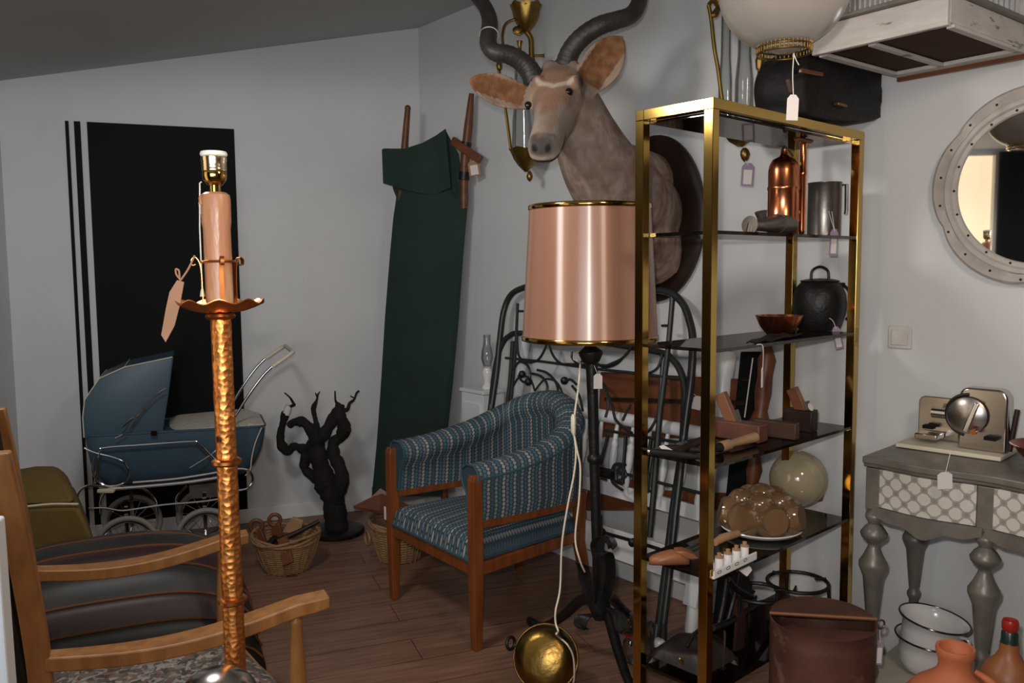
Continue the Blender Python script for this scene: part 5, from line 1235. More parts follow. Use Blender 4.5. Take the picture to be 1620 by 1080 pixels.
# ---- second shelf
z = zs[1]
o, P = elathe(1295, .15, z, [(30, 523), (33, 519), (40, 495), (41, 482), (39, 466), (34, 455), (28, 448), (30, 446), (27, 445), (18, 443), (.1, 442)], 'tmpc', M['castiron'])
o.name = 'pot'; t = thing('iron_cauldron', 'black cast iron cauldron with lid ring and bail handle on the second glass shelf', 'cauldron', P+UP*(z+.001))
o.location = o.location-Vector(t.location); o.parent = t; Y = P.y; kk = Y/F; b = P+UP*(z+.001)
MB().tube(cr([b+Vector((-14*kk, 0, 79*kk)), b+Vector((-12*kk, 0, 93*kk)), b+Vector((0, 0, 99*kk)), b+Vector((12*kk, 0, 93*kk)), b+Vector((14*kk, 0, 79*kk))], 6), 2.2*kk, 8).build('lid_handle', M['castiron'], t)
MB().tube(cr([b+Vector((34*kk, -.01, 70*kk)), b+Vector((42*kk, -.012, 64*kk)), b+Vector((50*kk, -.02, 44*kk)), b+Vector((49*kk, -.025, 28*kk)), b+Vector((38*kk, -.03, 16*kk))], 6), 2.4*kk, 8).build('bail', M['castiron'], t)
MB().tube([b+Vector((30*kk, 0, 70*kk)), b+Vector((39*kk, -.005, 70*kk))], 4*kk, 8).build('ear', M['castiron'], t)
price_tag(1325, 534, P.y-.09, 13, 36, 'grey and white price tag tied to the black cauldron on the second glass shelf', [(1312, 503), (1318, 508)], 'lilac', 'paper', ang=-12)
o, P = elathe(1232, .10, z, [(14, 523), (20, 519), (30, 506), (36, 492), (37, 490), (36, 490), (29, 505), (19, 517), (.1, 520)], 'copper_bowl', M['copper'], smooth=50)
tagp(o, 'round copper bowl on the second glass shelf beside the black cauldron', 'bowl')
mb = MB(); fp = [EX(x, v, z)+UP*(z+.004) for x, v in ((1180, .01), (1225, .005), (1268, .06), (1262, .12), (1215, .13))]
mb.prism(fp, (0, 0, .006)); 
mb2 = MB(); c5 = sum(fp, Vector())/5
mb2.grid(lambda u_, v_: c5+(fp[0].lerp(fp[4], v_).lerp(fp[1].lerp(fp[2], v_), u_)-c5)*1+UP*(.004+.010*math.sin(PI*u_)*math.sin(PI*v_)+.003*math.sin(u_*13+v_*7)), 12, 12, .004)
tagp(mb2.build('leather_mat', M['lthblack'], smooth=60), 'dark leather pad lying flat in front of the copper bowl', 'pad')
# ---- third shelf: planes and tools
z = zs[2]
def ZS(x, y, z):
    p = Zp(x, y, z); p.z = 0; return p
def plane(lab, x0, y0, L, wd_, h, ang, m, m2, handle, at=.6):
    b = ZS(x0, y0, z); t = thing('wood_plane', lab, 'wood plane', b+UP*(z+.001))
    q = frame(b+UP*(z+.001), Matrix.Rotation(math.radians(ang), 3, 'Z') @ dY)
    MB(q).box((L/2, 0, h/2), (L, wd_, h)).build('body', m, t, bevel=.004)
    if handle:
        MB(q).bar((L*at-.01, 0, h*.75), (L*at+handle*.45, 0, h+handle), wd_*.62, .026, Vector((0, 1, 0))).build('wedge', m2, t, bevel=.003)
        MB(q).bar((L*at-.028, 0, h*.8), (L*at-.028+handle*.2, 0, h+handle*.4), wd_*.5, .004, Vector((0, 1, 0))).build('blade', M['pewter'], t)
    return t, q, b
t, q, b = plane('reddish wooden plane with tall slanted wedge on the third glass shelf', 1208, 700, .19, .062, .058, 4, mat('red brown wood', (.14, .05, .03), .5, c2=(.09, .032, .019), vs=9), mat('tan wedge wood', (.22, .09, .042), .5), .085, .62)
t, q, b = plane('plain dark wooden block between the two wedged planes on the third glass shelf', 1262, 696, .15, .035, .055, 8, mat('umber wood', (.065, .03, .018), .5, c2=(.045, .02, .012), vs=9), M['dark'], 0)
t, q, b = plane('small dark wooden plane with upright wedge at the right end of the third glass shelf', 1289, 683, .1, .06, .072, 8, M['dark'], M['brownwood'], .07, .5)
mb = MB(q); mb.lathe([(.0001, 0), (.014, 0), (.014, .001), (.0001, .001)], o=(.012, .012, .085), n=18, axis=Vector((-1, .2, .5))); lbl(mb.build('round_label', M['paper'], t), 'round white sticker')
b = ZS(1139, 716, z); e = ZS(1194, 703, z)
t = thing('chisel', 'light wooden chisel handle lying at the front of the third glass shelf', 'chisel', b+UP*z)
MB().tube([b+UP*(z+.018), b.lerp(e, .25)+UP*(z+.019), b.lerp(e, .3)+UP*(z+.02), e+UP*(z+.024)], [.016, .017, .012, .017], 12).build('handle', M['lightwood'], t)
MB().tube([b+UP*(z+.017)-(e-b)*.12, b+UP*(z+.017)], [.01, .016], 12).build('ferrule', M['lthblack'], t)
for i, (x0, y0, x1, y1, h, r, lab) in enumerate(((1068, 724, 1122, 716, .05, .014, 'long dark tool handle slanting upwards at the left end of the third shelf'), (1030, 721, 1112, 733, .018, .012, 'dark tool lying flat along the left edge of the third shelf'), (1050, 716, 1112, 724, .022, .013, 'dark wooden tool lying across the left back corner of the third shelf'))):
    a_, b_ = ZS(x0, y0, z)+UP*(z+r+.001), ZS(x1, y1, z)+UP*(z+h)
    tagp(MB().tube([a_, a_.lerp(b_, .3), a_.lerp(b_, .7), b_], [r*.8, r, r*.9, r*.6], 10).build('hand_tool', M['lthblack'] if i else M['dark']), lab, 'tool')
a_, b_ = ZS(1026, 720, z)+UP*(z+.011), ZS(1068, 726, z)+UP*(z+.016); tagp(MB().tube([a_, a_.lerp(b_, .25), a_.lerp(b_, .5)+UP*.003, b_], [.009, .010, .006, .004], 10).build('metal_rod', M['steel']), 'shiny short metal rod at the left end of the third shelf', 'tool')
b = ZS(1058, 722, z); t = thing('price_tag', 'white price tag lying on the dark tools at the left end of the third shelf', 'price tag', b+UP*(z+.035))
MB().prism([W(x, y, b.y) for x, y in ((1043, 706), (1050, 704), (1068, 714), (1072, 718), (1060, 719), (1050, 714))], Vector((0, .0012, .0006))).build('card', M['paper'], t, smooth=0)
price_tag(1206, 597, EX(1206, -.015).y, 6, 32, 'narrow white price tag on long string hanging above the wooden planes', [(1197, 545), (1207, 548)], 'paper', ang=0, yaw=50)
# ---- fourth shelf
z = zs[3]
P = EX(1204, .14, z); Y = P.y; kk = Y/F
t = thing('amber_light_fixture', 'large amber glass lamp of bulging globes on a white dish on the fourth shelf', 'ceiling lamp', P+UP*(z+.001))
MB(Matrix.Translation(P+UP*(z+.001))).lathe([(.09, 0), (.125, .006), (.135, .016), (.133, .019), (.12, .01), (.002, .006)], n=48).build('white_dish', M['porcelain'], t)
for i in range(7):
    a = 2*PI*i/7+.3; c = P+UP*(z+.06)+Vector((math.cos(a)*.1, math.sin(a)*.09, 0))
    mb = MB(); q = Vector((math.cos(a), math.sin(a), .25)).to_track_quat('Z', 'Y').to_matrix()
    mb.lathe([(.037, .038), (.041, .038), (.057, .014), (.06, -.012), (.049, -.04), (.024, -.054), (.003, -.057), (.003, -.054), (.023, -.051), (.046, -.038), (.057, -.012), (.054, .013), (.039, .035)], o=c, n=28, axis=Vector((math.cos(a), math.sin(a), .25)).normalized()); mb.build('glass_cup', M['amber'], t)
for i in range(5):
    a = 2*PI*i/5+.6; c = P+UP*(z+.112)+Vector((math.cos(a)*.065, math.sin(a)*.06, 0))
    MB().ball(c, .045, 18, (1, 1, .75)).build('glass_cup', M['amber'], t)
MB().ball(P+UP*(z+.132), .045, 18, (1, 1, .7)).build('glass_cup', M['amber'], t)
MB().tube([P+UP*(z+.04), P+UP*(z+.1)], .018, 12).build('brass_core', M['oldbrass'], t)
P2_ = EX(1262, .235, z); Y = P2_.y; kk = Y/F
rg_ = 45*kk; zc = zpx(757, Y, 1262)
t = thing('glass_globe', 'milky amber glass globe on a red glass foot at the back of fourth shelf', 'glass globe', P2_+UP*(z+.001))
MB(Matrix.Translation(P2_)).lathe([(.03, z+.001), (.033, z+.006), (.022, z+.03), (.03, zc-rg_*.93), (.003, zc-rg_*.93)], n=28).build('foot', M['redglass'], t)
pg = []
for i in range(25): a = -PI/2*.85+(PI*.85/1-.05)*i/24*1.08; a = min(a, PI/2*.93); pg.append((rg_*math.cos(a), zc+rg_*math.sin(a)))
MB(Matrix.Translation(P2_)).lathe(pg+[(r*.96, zz-.002) for r, zz in pg[::-1]], n=44).build('globe', M['ambermilk'], t)
MB(Matrix.Translation(P2_)).lathe([(.012, zc+rg_*.8), (.02, zc+rg_*.9), (.026, zc+rg_*.97), (.01, zc+rg_*.98)], n=20).build('globe_cap', M['brass'], t)
P = EX(1290, .19, z); tagp(MB(Matrix.Translation(P+UP*(z+.001))).lathe([(.018, 0), (.026, .004), (.032, .03), (.026, .06), (.03, .075), (.028, .075), (.024, .06), (.03, .03), (.002, .006)], n=24).build('red_glass', M['redglass']), 'small red orange glass vessel at the right end of the fourth shelf', 'glass')
# row of small pots in a white rack
a_, b_ = ZS(1118, 914, z), ZS(1186, 882, z); d_ = (b_-a_).normalized(); n_ = Vector((-d_.y, d_.x, 0)); L_ = (b_-a_).length
t = thing('spice_rack', 'white ceramic rack holding small wooden lidded pots at the front of the fourth shelf', 'spice rack', (a_+b_)/2+UP*(z+.001))
q = frame(a_+UP*(z+.001), d_)
MB(q).box((L_/2, .0, .004), (L_, .05, .008)).build('tray', M['porcelain'], t, bevel=.002, smooth=0)
MB(q).box((L_/2, -.022, .014), (L_, .006, .02)).build('front_board', M['porcelain'], t, bevel=.002, smooth=0)
for i in range(5):
    MB(q).lathe([(.011, .009), (.0125, .012), (.0125, .038), (.012, .04), (.002, .04)], o=(L_*(i+.5)/5, .004, 0), n=18).build('pot', M['porcelain'], t)
    MB(q).lathe([(.0128, .0402), (.0128, .044), (.006, .046), (.007, .054), (.002, .056)], o=(L_*(i+.5)/5, .004, 0), n=16).build('pot_lid', M['lightwood'], t)
for i in range(4): MB(q).tube([(L_*(i+.55)/5+.01*math.cos(a), -.0255, .016+.004*math.sin(a)) for a in [2*PI*j/10 for j in range(10)]], .0009, 4, True).build('painted_mark', M['rim'], t)
a_, b_ = ZS(1130, 890, z), ZS(1166, 872, z)
tagp(MB().tube([a_+UP*(z+.062), a_.lerp(b_, .3)+UP*(z+.066), b_+UP*(z+.058)], [.010, .013, .012], 12).build('wooden_pestle', M['lightwood']), 'short light wooden pestle lying above the spice pots', 'pestle')
# shoe last
pl = ZS(1064, 894, z); t = thing('shoe_last', 'orange wooden shoe last at the left end of the fourth shelf', 'shoe last', pl+UP*(z+.001)); Yl2 = pl.y; kk = Yl2/F
M['tanlast'] = mat('orange shoe last wood', (.29, .115, .052), .45, c2=(.23, .085, .036), vs=8)
zo = z+.002; mb = MB(); rings = []
for x, hc, hh, ww in ((1027, 9, 4, .008), (1032, 9, 8, .02), (1045, 11, 11, .03), (1060, 13, 13, .03), (1075, 13, 13, .024), (1086, 10, 9, .02), (1091, 9, 5, .012)):
    c = Vector((W(x, 880, Yl2).x, Yl2+.0, zo+hc*kk)); rings.append([c+UP*hh*kk*math.sin(a)*(.9 if math.sin(a) > 0 else hc/hh*.98)+Vector((.25, 1, 0))*ww*math.cos(a) for a in [2*PI*j/16 for j in range(16)]])
mb.loft(rings); mb.build('toe_block', M['tanlast'], t, smooth=60)
mb = MB(); P_ = [Vector((W(x, 880, Yl2).x, Yl2-.02, zo+h*kk)) for x, h in ((1066, 25), (1080, 26), (1094, 21), (1104, 13), (1092, 11), (1080, 15))]; mb.prism(P_, Vector((0, .045, 0))); mb.build('heel_block', M['tanlast'], t, bevel=.005)
a_, b_ = ZS(1082, 888, z), ZS(1122, 884, z)
for i in range(3): tagp(MB().bar(a_+UP*(z+.02+.014*i)+dX*.01*i, b_+UP*(z+.045+.014*i)+dX*.01*i, .02, .004).build('metal_file', M['pewter']), ['lowest', 'middle', 'topmost'][i]+' of three flat grey files behind the shoe last', 'file')
# ---- bottom shelf
z = zs[4]
def ering(cx, v, zc_, R_, lab, legs=3):
    P = EX(cx, v, zc_); t = thing('iron_trivet', lab, 'trivet', P+UP*(z+.001)); Mx = Matrix.Translation(P+UP*(z+.001)); h = zc_-z-.001
    MB(Mx).torus((0, 0, h-.006), R_, .007, None, 44, 8).build('ring', M['castiron'], t)
    for i in range(legs):
        a = 2*PI*i/legs-.5; MB(Mx).tube([(R_*math.cos(a), R_*math.sin(a), h-.006), (R_*1.05*math.cos(a), R_*1.05*math.sin(a), 0)], [.007, .006], 8).build('leg', M['castiron'], t)
        a += .6; MB(Mx).tube([(R_*math.cos(a), R_*math.sin(a), h), (R_*.62*math.cos(a), R_*.62*math.sin(a), h+.002)], [.007, .004], 8).build('prong', M['castiron'], t)
ering(1262, .15, zpx(922, EX(1262, .15).y, 1262), 48*EX(1262, .15).y/F, 'black iron trivet ring nearest the right end of the bottom shelf')
ering(1200, .125, zpx(938, EX(1200, .125).y, 1200), 43*EX(1200, .125).y/F, 'black iron trivet ring left of the other trivet on the bottom shelf')
t = thing('iron_cooking_stand', 'black wrought iron cooking stand with hooked arm on the bottom shelf', 'iron stand', EX(1160, .12, z)+UP*(z+.001))
ir = lambda pts, r, nm: MB().tube(cr([EP(x, y, v) for x, y, v in pts], 5), r, 8).build(nm, M['castiron'], t)
ir([(1138, 985, .1), (1145, 950, .1), (1150, 915, .1)], .008, 'upright'); ir([(1150, 985, .14), (1160, 950, .14), (1170, 905, .13)], .008, 'upright')
ir([(1128, 993, .08), (1150, 985, .1), (1175, 970, .12), (1200, 955, .14), (1222, 950, .16)], .010, 'arm')
ir([(1150, 915, .1), (1158, 925, .12), (1172, 936, .12), (1188, 944, .12)], .012, 'plate')
mb = MB(); mb.prism([EP(x, y, .13) for x, y in ((1156, 905), (1185, 912), (1190, 932), (1196, 935), (1188, 944), (1160, 935))], dY*.012); mb.build('toothed_plate', M['castiron'], t, smooth=0)
mb = MB(); mb.prism([EP(x, y, .1) for x, y in ((1168, 972), (1180, 966), (1177, 1034), (1163, 1030))], dY*.01); tagp(mb.build('wooden_strip', M['lthwine'], smooth=0), 'narrow purple brown strip standing against the iron cooking stand', 'strip')
price_tag(1179, 900, EX(1179, .05).y, 20, 16, 'small white price tag on the black iron cooking stand on the bottom shelf', None, 'paper', ang=38)
pk = MB(); pk.tube([EP(1146, 996, .03), EP(1147, 1003, .03), EP(1146, 1030, .03), EP(1144, 1058, .03)], [.002, .004, .003, .0012], 8); tagp(pk.build('skewer', M['chrome']), 'thin shiny metal skewer hanging at the front of the bottom shelf', 'skewer')
# dark leather bag at the left of the bottom shelf
c = E0+dX*.135+dY*.14; t = thing('dark_bag', 'flat dark brown leather satchel with brass stud at the left end of the bottom shelf', 'bag', c+UP*(z+.001))
q = frame(c+UP*(z+.001), dX)
mb = MB(q); mb.grid(lambda u_, v_: Vector(((u_-.5)*.19, (v_-.5)*.2, .03+.05*(1-u_*.3)*min(1, 5*min(u_, 1-u_, v_, 1-v_))**.6+.012*math.sin(u_*7+v_*5)*min(1, 5*min(u_, 1-u_, v_, 1-v_)))), 16, 16, .028); mb.build('body', M['lthwine'] if False else mat('umber leather', (.014, .009, .008), .5, c2=(.022, .014, .011), vs=10, bump=.2, bs=50), t, smooth=60)
MB().ball(c+UP*(z+.06)-dY*.02-dX*.095, .006, 12).build('stud', M['brass'], t); MB(q).tube([(-.06, -.02, .085), (-.03, -.02, .115), (.0, -.02, .12), (.02, -.02, .09)], .006, 8).build('handle', M['lthblack'], t)
# things on the floor by the lamp foot: jars
for x, yb, r, h, lab, m, lidm in ((985, 1078, .04, .1, 'clear glass preserving jar with red cap standing on the floor by the iron lamp', 'clear', 'redwax'), (1006, 1062, .036, .12, 'clear glass jar with tin lid on the floor under the brass shelf', 'clear', 'pewter'), (990, 1048, .034, .11, 'small clear glass jar behind the red capped one by the iron lamp', 'clear', 'pewter')):
    p = Zp(x, yb, .001)+Vector((.06, .16, 0)); t = thing('glass_jar', lab, 'jar', p)
    MB(Matrix.Translation(p)).lathe([(r*.8, 0), (r, .006), (r, h*.75), (r*.7, h*.88), (r*.7, h), (r*.64, h), (r*.64, h*.87), (r*.93, h*.74), (r*.93, .009), (.002, .006)], n=28).build('jar', M[m], t)
    MB(Matrix.Translation(p)).lathe([(r*.74, h+.001), (r*.76, h+.004), (r*.74, h+.014), (.002, h+.015)], n=24).build('cap', M[lidm], t)

# ================================================================= black leather doctor's bag on top of the brass shelf
vb = .085
cb = EX(1300, vb, He); q = frame(cb+UP*(He+.001), dX)
Yb = cb.y; kb_ = Yb/F
t = thing('doctor_bag', 'worn black leather doctor bag lying on top of the brass shelf', 'bag', cb+UP*(He+.001))
out = [(1230, 180), (1226, 150), (1229, 122), (1240, 98), (1256, 90), (1285, 94), (1322, 104), (1356, 115), (1362, 150), (1368, 172), (1360, 190), (1357, 203), (1300, 206), (1238, 200)]
pts2 = [EP(x, y, vb) for x, y in out]; zmin = min(p.z for p in pts2); lift = He+.002-zmin
cen = sum(pts2, Vector())/len(pts2)
mb = MB(); rings = []
LO = cr(pts2, 4, True)
for f, dv in ((.8, -.122), (.9, -.118), (.965, -.10), (1.0, -.05), (1.0, .03), (.97, .09), (.9, .115), (.8, .12)):
    r_ = []
    for p in LO:
        pp_ = cen+(p-cen)*f+dY*dv*.8
        nz = noise.noise(p*14+Vector((dv*20, 0, 0)))*.008
        pp_ = pp_+(p-cen).normalized()*nz; pp_.z = max(pp_.z+lift, He+.002)
        dw = -(pp_-C0).dot(nB)
        if dw < .03: pp_ = pp_-nB*(.03-dw)
        r_.append(pp_)
    rings.append(r_)
mb.loft(rings); mb.build('body', M['lthblack'], t, smooth=70)
bg = lambda x, y: EP(x, y, vb-.108)+UP*lift*.5
MB().tube(cr([bg(1225, 100), bg(1245, 88), bg(1265, 96), bg(1258, 118)], 5), .009, 8).build('handle', M['lthblack'], t)
lbl(MB().bar(bg(1266, 116), bg(1300, 122), .012, .012, dY).build('latch', M['lthpipe'], t, bevel=.002), 'worn brown latch')
lbl(MB().bar(bg(1322, 168), bg(1336, 172), .01, .02, dY).build('buckle', M['oldbrass'], t, bevel=.002), 'dull brass lock')
MB().bar(bg(1246, 130), bg(1252, 150), .012, .01, dY).build('strap', mat('scuffed leather', (.09, .055, .04), .6), t, bevel=.002)

# ================================================================= opal globe lamp in front
Yg = 2.0; kg = Yg/F; c = W(1241, -24, Yg)
t = thing('opal_globe_lamp', 'large frosted opal globe lamp with pierced brass gallery ring hanging near the ceiling', 'hanging lamp', c)
pg = []
R_ = 99*kg
for i in range(27): a = -PI/2*.74+(PI*.74/2+PI/2*.8)*i/26; pg.append((R_*math.cos(a), R_*math.sin(a)))
MB(Matrix.Translation(c)).lathe(pg+[(r*.97, zz) for r, zz in pg[::-1]], n=64).build('globe', M['opal'], t, smooth=60)
zr0, zr1 = zpx(62, Yg, 1241), zpx(84, Yg, 1241); cx0 = Vector((W(1241, 70, Yg).x, Yg, 0))
rg2 = 41*kg
for zz, rr_2 in ((zr0+.008, rg2*.97), (zr0+.0, rg2*1.0), (zr1+.012, rg2), (zr1, rg2*.98)): MB(Matrix.Translation(cx0)).torus((0, 0, zz), rr_2, .0024, None, 48, 8).build('gallery_ring', M['oldbrass'], t)
mb = MB(Matrix.Translation(cx0))
for i in range(40):
    a = 2*PI*i/40; mb.tube([(rg2*math.cos(a), rg2*math.sin(a), zr0), (rg2*math.cos(a), rg2*math.sin(a), zr1+.012)], .0016, 5)
    mb.tube([(rg2*math.cos(a), rg2*math.sin(a), zr1+.012), (rg2*math.cos(a), rg2*math.sin(a), zr1)], .0016, 5)
mb.build('gallery_fret', M['oldbrass'], t)
MB(Matrix.Translation(cx0)).lathe([(rg2*.9, zr0+.012), (rg2*.7, zr1+.01), (rg2*.3, zr1), (.002, zr1), (.002, zr1+.004), (rg2*.3, zr1+.004), (rg2*.68, zr1+.014), (rg2*.86, zr0+.014)], n=40).build('glass_base', M['opal'], t)
tz = c.z+R_*math.sin(PI/2*.8); MB(Matrix.Translation((c.x, c.y, 0))).lathe([(R_*.34, tz-.006), (R_*.34, tz+.01), (.04, tz+.03), (.012, tz+.05), (.006, ceil_z(c)-.04), (.04, ceil_z(c)-.035), (.04, ceil_z(c)-.012), (.002, ceil_z(c)-.012)], n=28).build('hanger', M['oldbrass'], t)
price_tag(1254, 170, Yg-.07, 18, 39, 'white price tag hanging on a string from the gallery of the opal globe lamp', [(1256, 84), (1254, 118)], 'paper', ang=2, strands=1)
MB().tube([W(1256, 86, Yg-.075), W(1260, 96, Yg-.075), W(1264, 103, Yg-.075)], .0011, 5).build('string_end', M['string'], t)

# ================================================================= white wooden bird cage
zc_b = PB2(1402, 122, .02).z
cb_ = [Zp(x, y, zc_b) for x, y in ((1284, 83), (1499, 33), (1612, 82))]
pn = cb_[1]; dl = cb_[0]-pn; dl.z = 0; Lc = dl.length; dl.normalize(); dr = cb_[2]-pn; dr.z = 0; dr = dr-dl*dr.dot(dl); Wc_ = dr.length; dr.normalize()
TC = Matrix(((dl.x, dr.x, 0, pn.x), (dl.y, dr.y, 0, pn.y), (0, 0, 1, zc_b), (0, 0, 0, 1)))
t = thing('bird_cage', 'whitewashed wooden bird cage with barred top seen from below high on the right wall', 'bird cage', TC @ Vector((Lc/2, Wc_/2, 0)))
hb = .074; tw = .016
fb_ = .02
for a, s in (((Lc/2, tw/2, hb/2), (Lc, tw, hb)), ((Lc/2, Wc_-tw/2, hb/2), (Lc, tw, hb)), ((tw/2, Wc_/2, hb/2), (tw, Wc_-2*tw, hb)), ((Lc-tw/2, Wc_/2, hb/2), (tw, Wc_-2*tw, hb))): MB(TC).box(a, s).build('side_board', M['whitewash'], t, bevel=.003, smooth=0)
for a, s in (((Lc/2, fb_/2+.001, -.004), (Lc, fb_, .012)), ((Lc/2, Wc_-.025, -.004), (Lc, .05, .012)), ((.011, Wc_/2, -.005), (.022, Wc_-.08, .01)), ((Lc-.014, Wc_/2, -.005), (.028, Wc_-.08, .01)), ((Lc*.58, Wc_/2, -.005), (.022, Wc_-.08, .01))): MB(TC).box(a, s).build('base_frame', M['whitewash'], t, bevel=.002, smooth=0)
lbl(MB(TC).box((Lc/2, Wc_/2, .006), (Lc-.03, Wc_-.03, .006)).build('tray', M['traybrown'] if 'traybrown' in M else M.setdefault('traybrown', mat('brown board', (.06, .024, .014), .8, c2=(.045, .017, .01), vs=6, spec=.2)), t, smooth=0), 'dark brown floor panel')
MB(TC).box((Lc/2, Wc_+.008, -.012), (Lc, .016, .02)).build('rear_moulding', M['brownwood'], t, smooth=0)
for a, s in (((Lc/2, -.004, hb+.006), (Lc+.02, .03, .012)), ((Lc/2, Wc_+.002, hb+.006), (Lc+.02, .03, .012)), ((-.004, Wc_/2, hb+.006), (.03, Wc_, .012)), ((Lc+.004, Wc_/2, hb+.006), (.03, Wc_, .012))): MB(TC).box(a, s).build('ledge', M['grey_paint'], t, bevel=.002, smooth=0)
ht = min(ceil_z(TC @ Vector((0, 0, 0))), ceil_z(TC @ Vector((Lc, 0, 0))))-zc_b-.03
ht = min(ht, .42)
for i in range(26):
    x = .012+(Lc-.024)*i/25; MB(TC).tube([(x, .008, hb+.011), (x, .008, ht)], .0022, 6).build('bar', M['whitewash'], t)
for i in range(14):
    y = .012+(Wc_-.024)*i/13; MB(TC).tube([(.008, y, hb+.011), (.008, y, ht)], .0022, 6).build('bar', M['whitewash'], t)
for a, s in (((Lc/2, .008, ht), (Lc, .02, .016)), ((Lc/2, Wc_-.008, ht), (Lc, .02, .016)), ((.008, Wc_/2, ht), (.02, Wc_, .016)), ((Lc-.008, Wc_/2, ht), (.02, Wc_, .016))): MB(TC).box(a, s).build('top_rail', M['whitewash'], t, smooth=0)
for x, y in ((.012, Wc_-.012), (Lc-.012, Wc_-.012), (.012, .012), (Lc-.012, .012)): MB(TC).box((x, y, (hb+ht)/2), (.016, .016, ht-hb)).build('corner_post', M['whitewash'], t, smooth=0)
q_ = TC @ Vector((Lc/2, Wc_, .2)); MB().bar(q_, q_+nB2*max(.01, -(q_-C1).dot(nB2)), .05, .02).build('wall_bracket', M['iron'], t)

# ================================================================= mirror
cm = PB2(1651, 294, .012); q = frame(cm, Matrix.Rotation(math.radians(2.5), 3, 'Z') @ dB2); Rm = 154*cm.y/F*1.02
t = thing('round_mirror', 'round mirror in a scalloped worn white frame hung on the right wall', 'mirror', cm)
def ringm(r, y, sc_=0., n=96):
    out = []
    for i in range(n):
        a = 2*PI*i/n; f = 1+sc_*(abs(math.cos(3*a+.35))**.5-.7); out.append(Vector((r*f*math.cos(a), y, r*f*math.sin(a))))
    return out
mb = MB(q); mb.loft([ringm(Rm, -.001, .06), ringm(Rm*1.01, -.012, .06), ringm(Rm*.985, -.022, .055), ringm(Rm*.9, -.025, .03), ringm(Rm*.88, -.031, .01), ringm(Rm*.84, -.031), ringm(Rm*.82, -.022), ringm(Rm*.78, -.02), ringm(Rm*.765, -.010), ringm(Rm*.765, -.001)], cap=False, closed=True); mb.build('frame', M['mirrorframe'], t, smooth=35)
MB(q).lathe([(.001, 0), (Rm*.785, 0), (Rm*.785, .003), (.001, .003)], o=(0, -.012, 0), n=72, axis=Vector((0, 1, 0))).build('glass', M['mirror'], t, smooth=20)
for i in range(40):
    a = 2*PI*i/40; r = Rm*(.94 if i % 2 else .80); MB(q).ball((r*math.cos(a), -.0245 if i % 2 else -.0215, r*math.sin(a)), .0042, 8, (1, .5, 1)).build('nail_head', M['iron'], t)

# ================================================================= grey painted console table
zt_ = .905
cFL = Zp(1367, 720, zt_); back = PB(1440, 697, .006)
dCx = Vector((math.cos(math.radians(-48.5)), math.sin(math.radians(-48.5)), 0)); dCx = dB2; dCy = nB2
gap = -(cFL-C1).dot(nB2); Dc2 = gap-.008
TT = Matrix(((dCx.x, dCy.x, 0, cFL.x), (dCx.y, dCy.y, 0, cFL.y), (0, 0, 1, 0), (0, 0, 0, 1)))
Lt = 1.02
t = thing('console_table', 'taupe painted console table with diamond patterned drawers and turned legs against the right wall', 'console table', TT @ Vector((Lt/2, Dc2/2, 0)))
def fy(x, a=0.):       # serpentine front line
    b = (x-.03)/((Lt-.06)/3); f = b-math.floor(b); return -.022*math.sin(PI*min(max(f, 0), 1))**2-a
def contour(a, n=48): return [Vector((Lt*i/n, fy(Lt*i/n, a), 0)) for i in range(n+1)]+[Vector((Lt, Dc2, 0)), Vector((0, Dc2, 0))]
def shape(p, z0, z1, grow, name, m):
    mb = MB(TT); P = [v_+UP*z0 for v_ in contour(grow)]; mb.prism(P, (0, 0, z1-z0)); return mb.build(name, m, t, bevel=.004, seg=3, smooth=40)
shape(0, zt_-.022, zt_, .012, 'top', M['grey_paint'])
shape(0, zt_-.034, zt_-.0225, .002, 'top_moulding', M['grey_paint'])
zd0, zd1 = zt_-.155, zt_-.036
xs_ = [.03, .03+(Lt-.06)/3, .03+2*(Lt-.06)/3, Lt-.03]
for i in range(3):
    x0, x1 = xs_[i]+.024, xs_[i+1]-.024
    def df(u_, v_, x0=x0, x1=x1): x = x0+(x1-x0)*u_; return Vector((x, fy(x)+.012, zd0+(zd1-zd0)*v_))
    mb = MB(TT); mb.grid(df, 20, 4, -.015, uvf=lambda u_, v_, x0=x0, x1=x1: ((x1-x0)*u_, (zd1-zd0)*v_)); mb.build('drawer', M['lattice'], t, smooth=50)
    def ap(u_, v_, x0=x0-.02, x1=x1+.02): x = x0+(x1-x0)*u_; lo = zd0-.028-.026*math.sin(PI*u_)**4-.012*math.sin(3*PI*u_)**2; return Vector((x, fy(x)+.008, zd0-.002+(lo-zd0)*v_))
    mb = MB(TT); mb.grid(ap, 24, 6, .016); mb.build('apron', M['grey_paint'], t, smooth=50)
MB(TT).box((.012, Dc2/2, (zd0+zd1)/2-.02), (.02, Dc2-.04, zd1-zd0+.05)).build('side_panel', M['grey_paint'], t, smooth=0)
MB(TT).box((Lt-.012, Dc2/2, (zd0+zd1)/2-.02), (.02, Dc2-.04, zd1-zd0+.05)).build('side_panel', M['grey_paint'], t, smooth=0)
zsf = .185
def cleg(x, y, back=False):
    zl = zd0-.014; h = zl-zsf
    g = MB(TT); g.box((x, y, (zl+zd1)/2), (.044, .044, zd1-zl)); g.build('leg_block', M['grey_paint'], t, bevel=.003, smooth=0)
    pf = [(.022, 0), (.028, .02), (.02, .05), (.016, h*.18), (.016, h*.28), (.022, h*.30), (.023, h*.325), (.016, h*.345), (.018, h*.37), (.03, h*.6), (.043, h*.66), (.043, h*.685), (.03, h*.725), (.018, h*.775), (.016, h*.79), (.02, h*.805), (.038, h*.835), (.041, h*.858), (.03, h*.89), (.017, h*.912), (.019, h*.922), (.027, h*.945), (.027, h*.965), (.018, h*.985), (.02, h)]
    MB(TT).lathe(pf, o=(x, y, zsf), n=28).build('leg', M['grey_paint'], t, smooth=60)
for x in xs_: cleg(x, .02); 
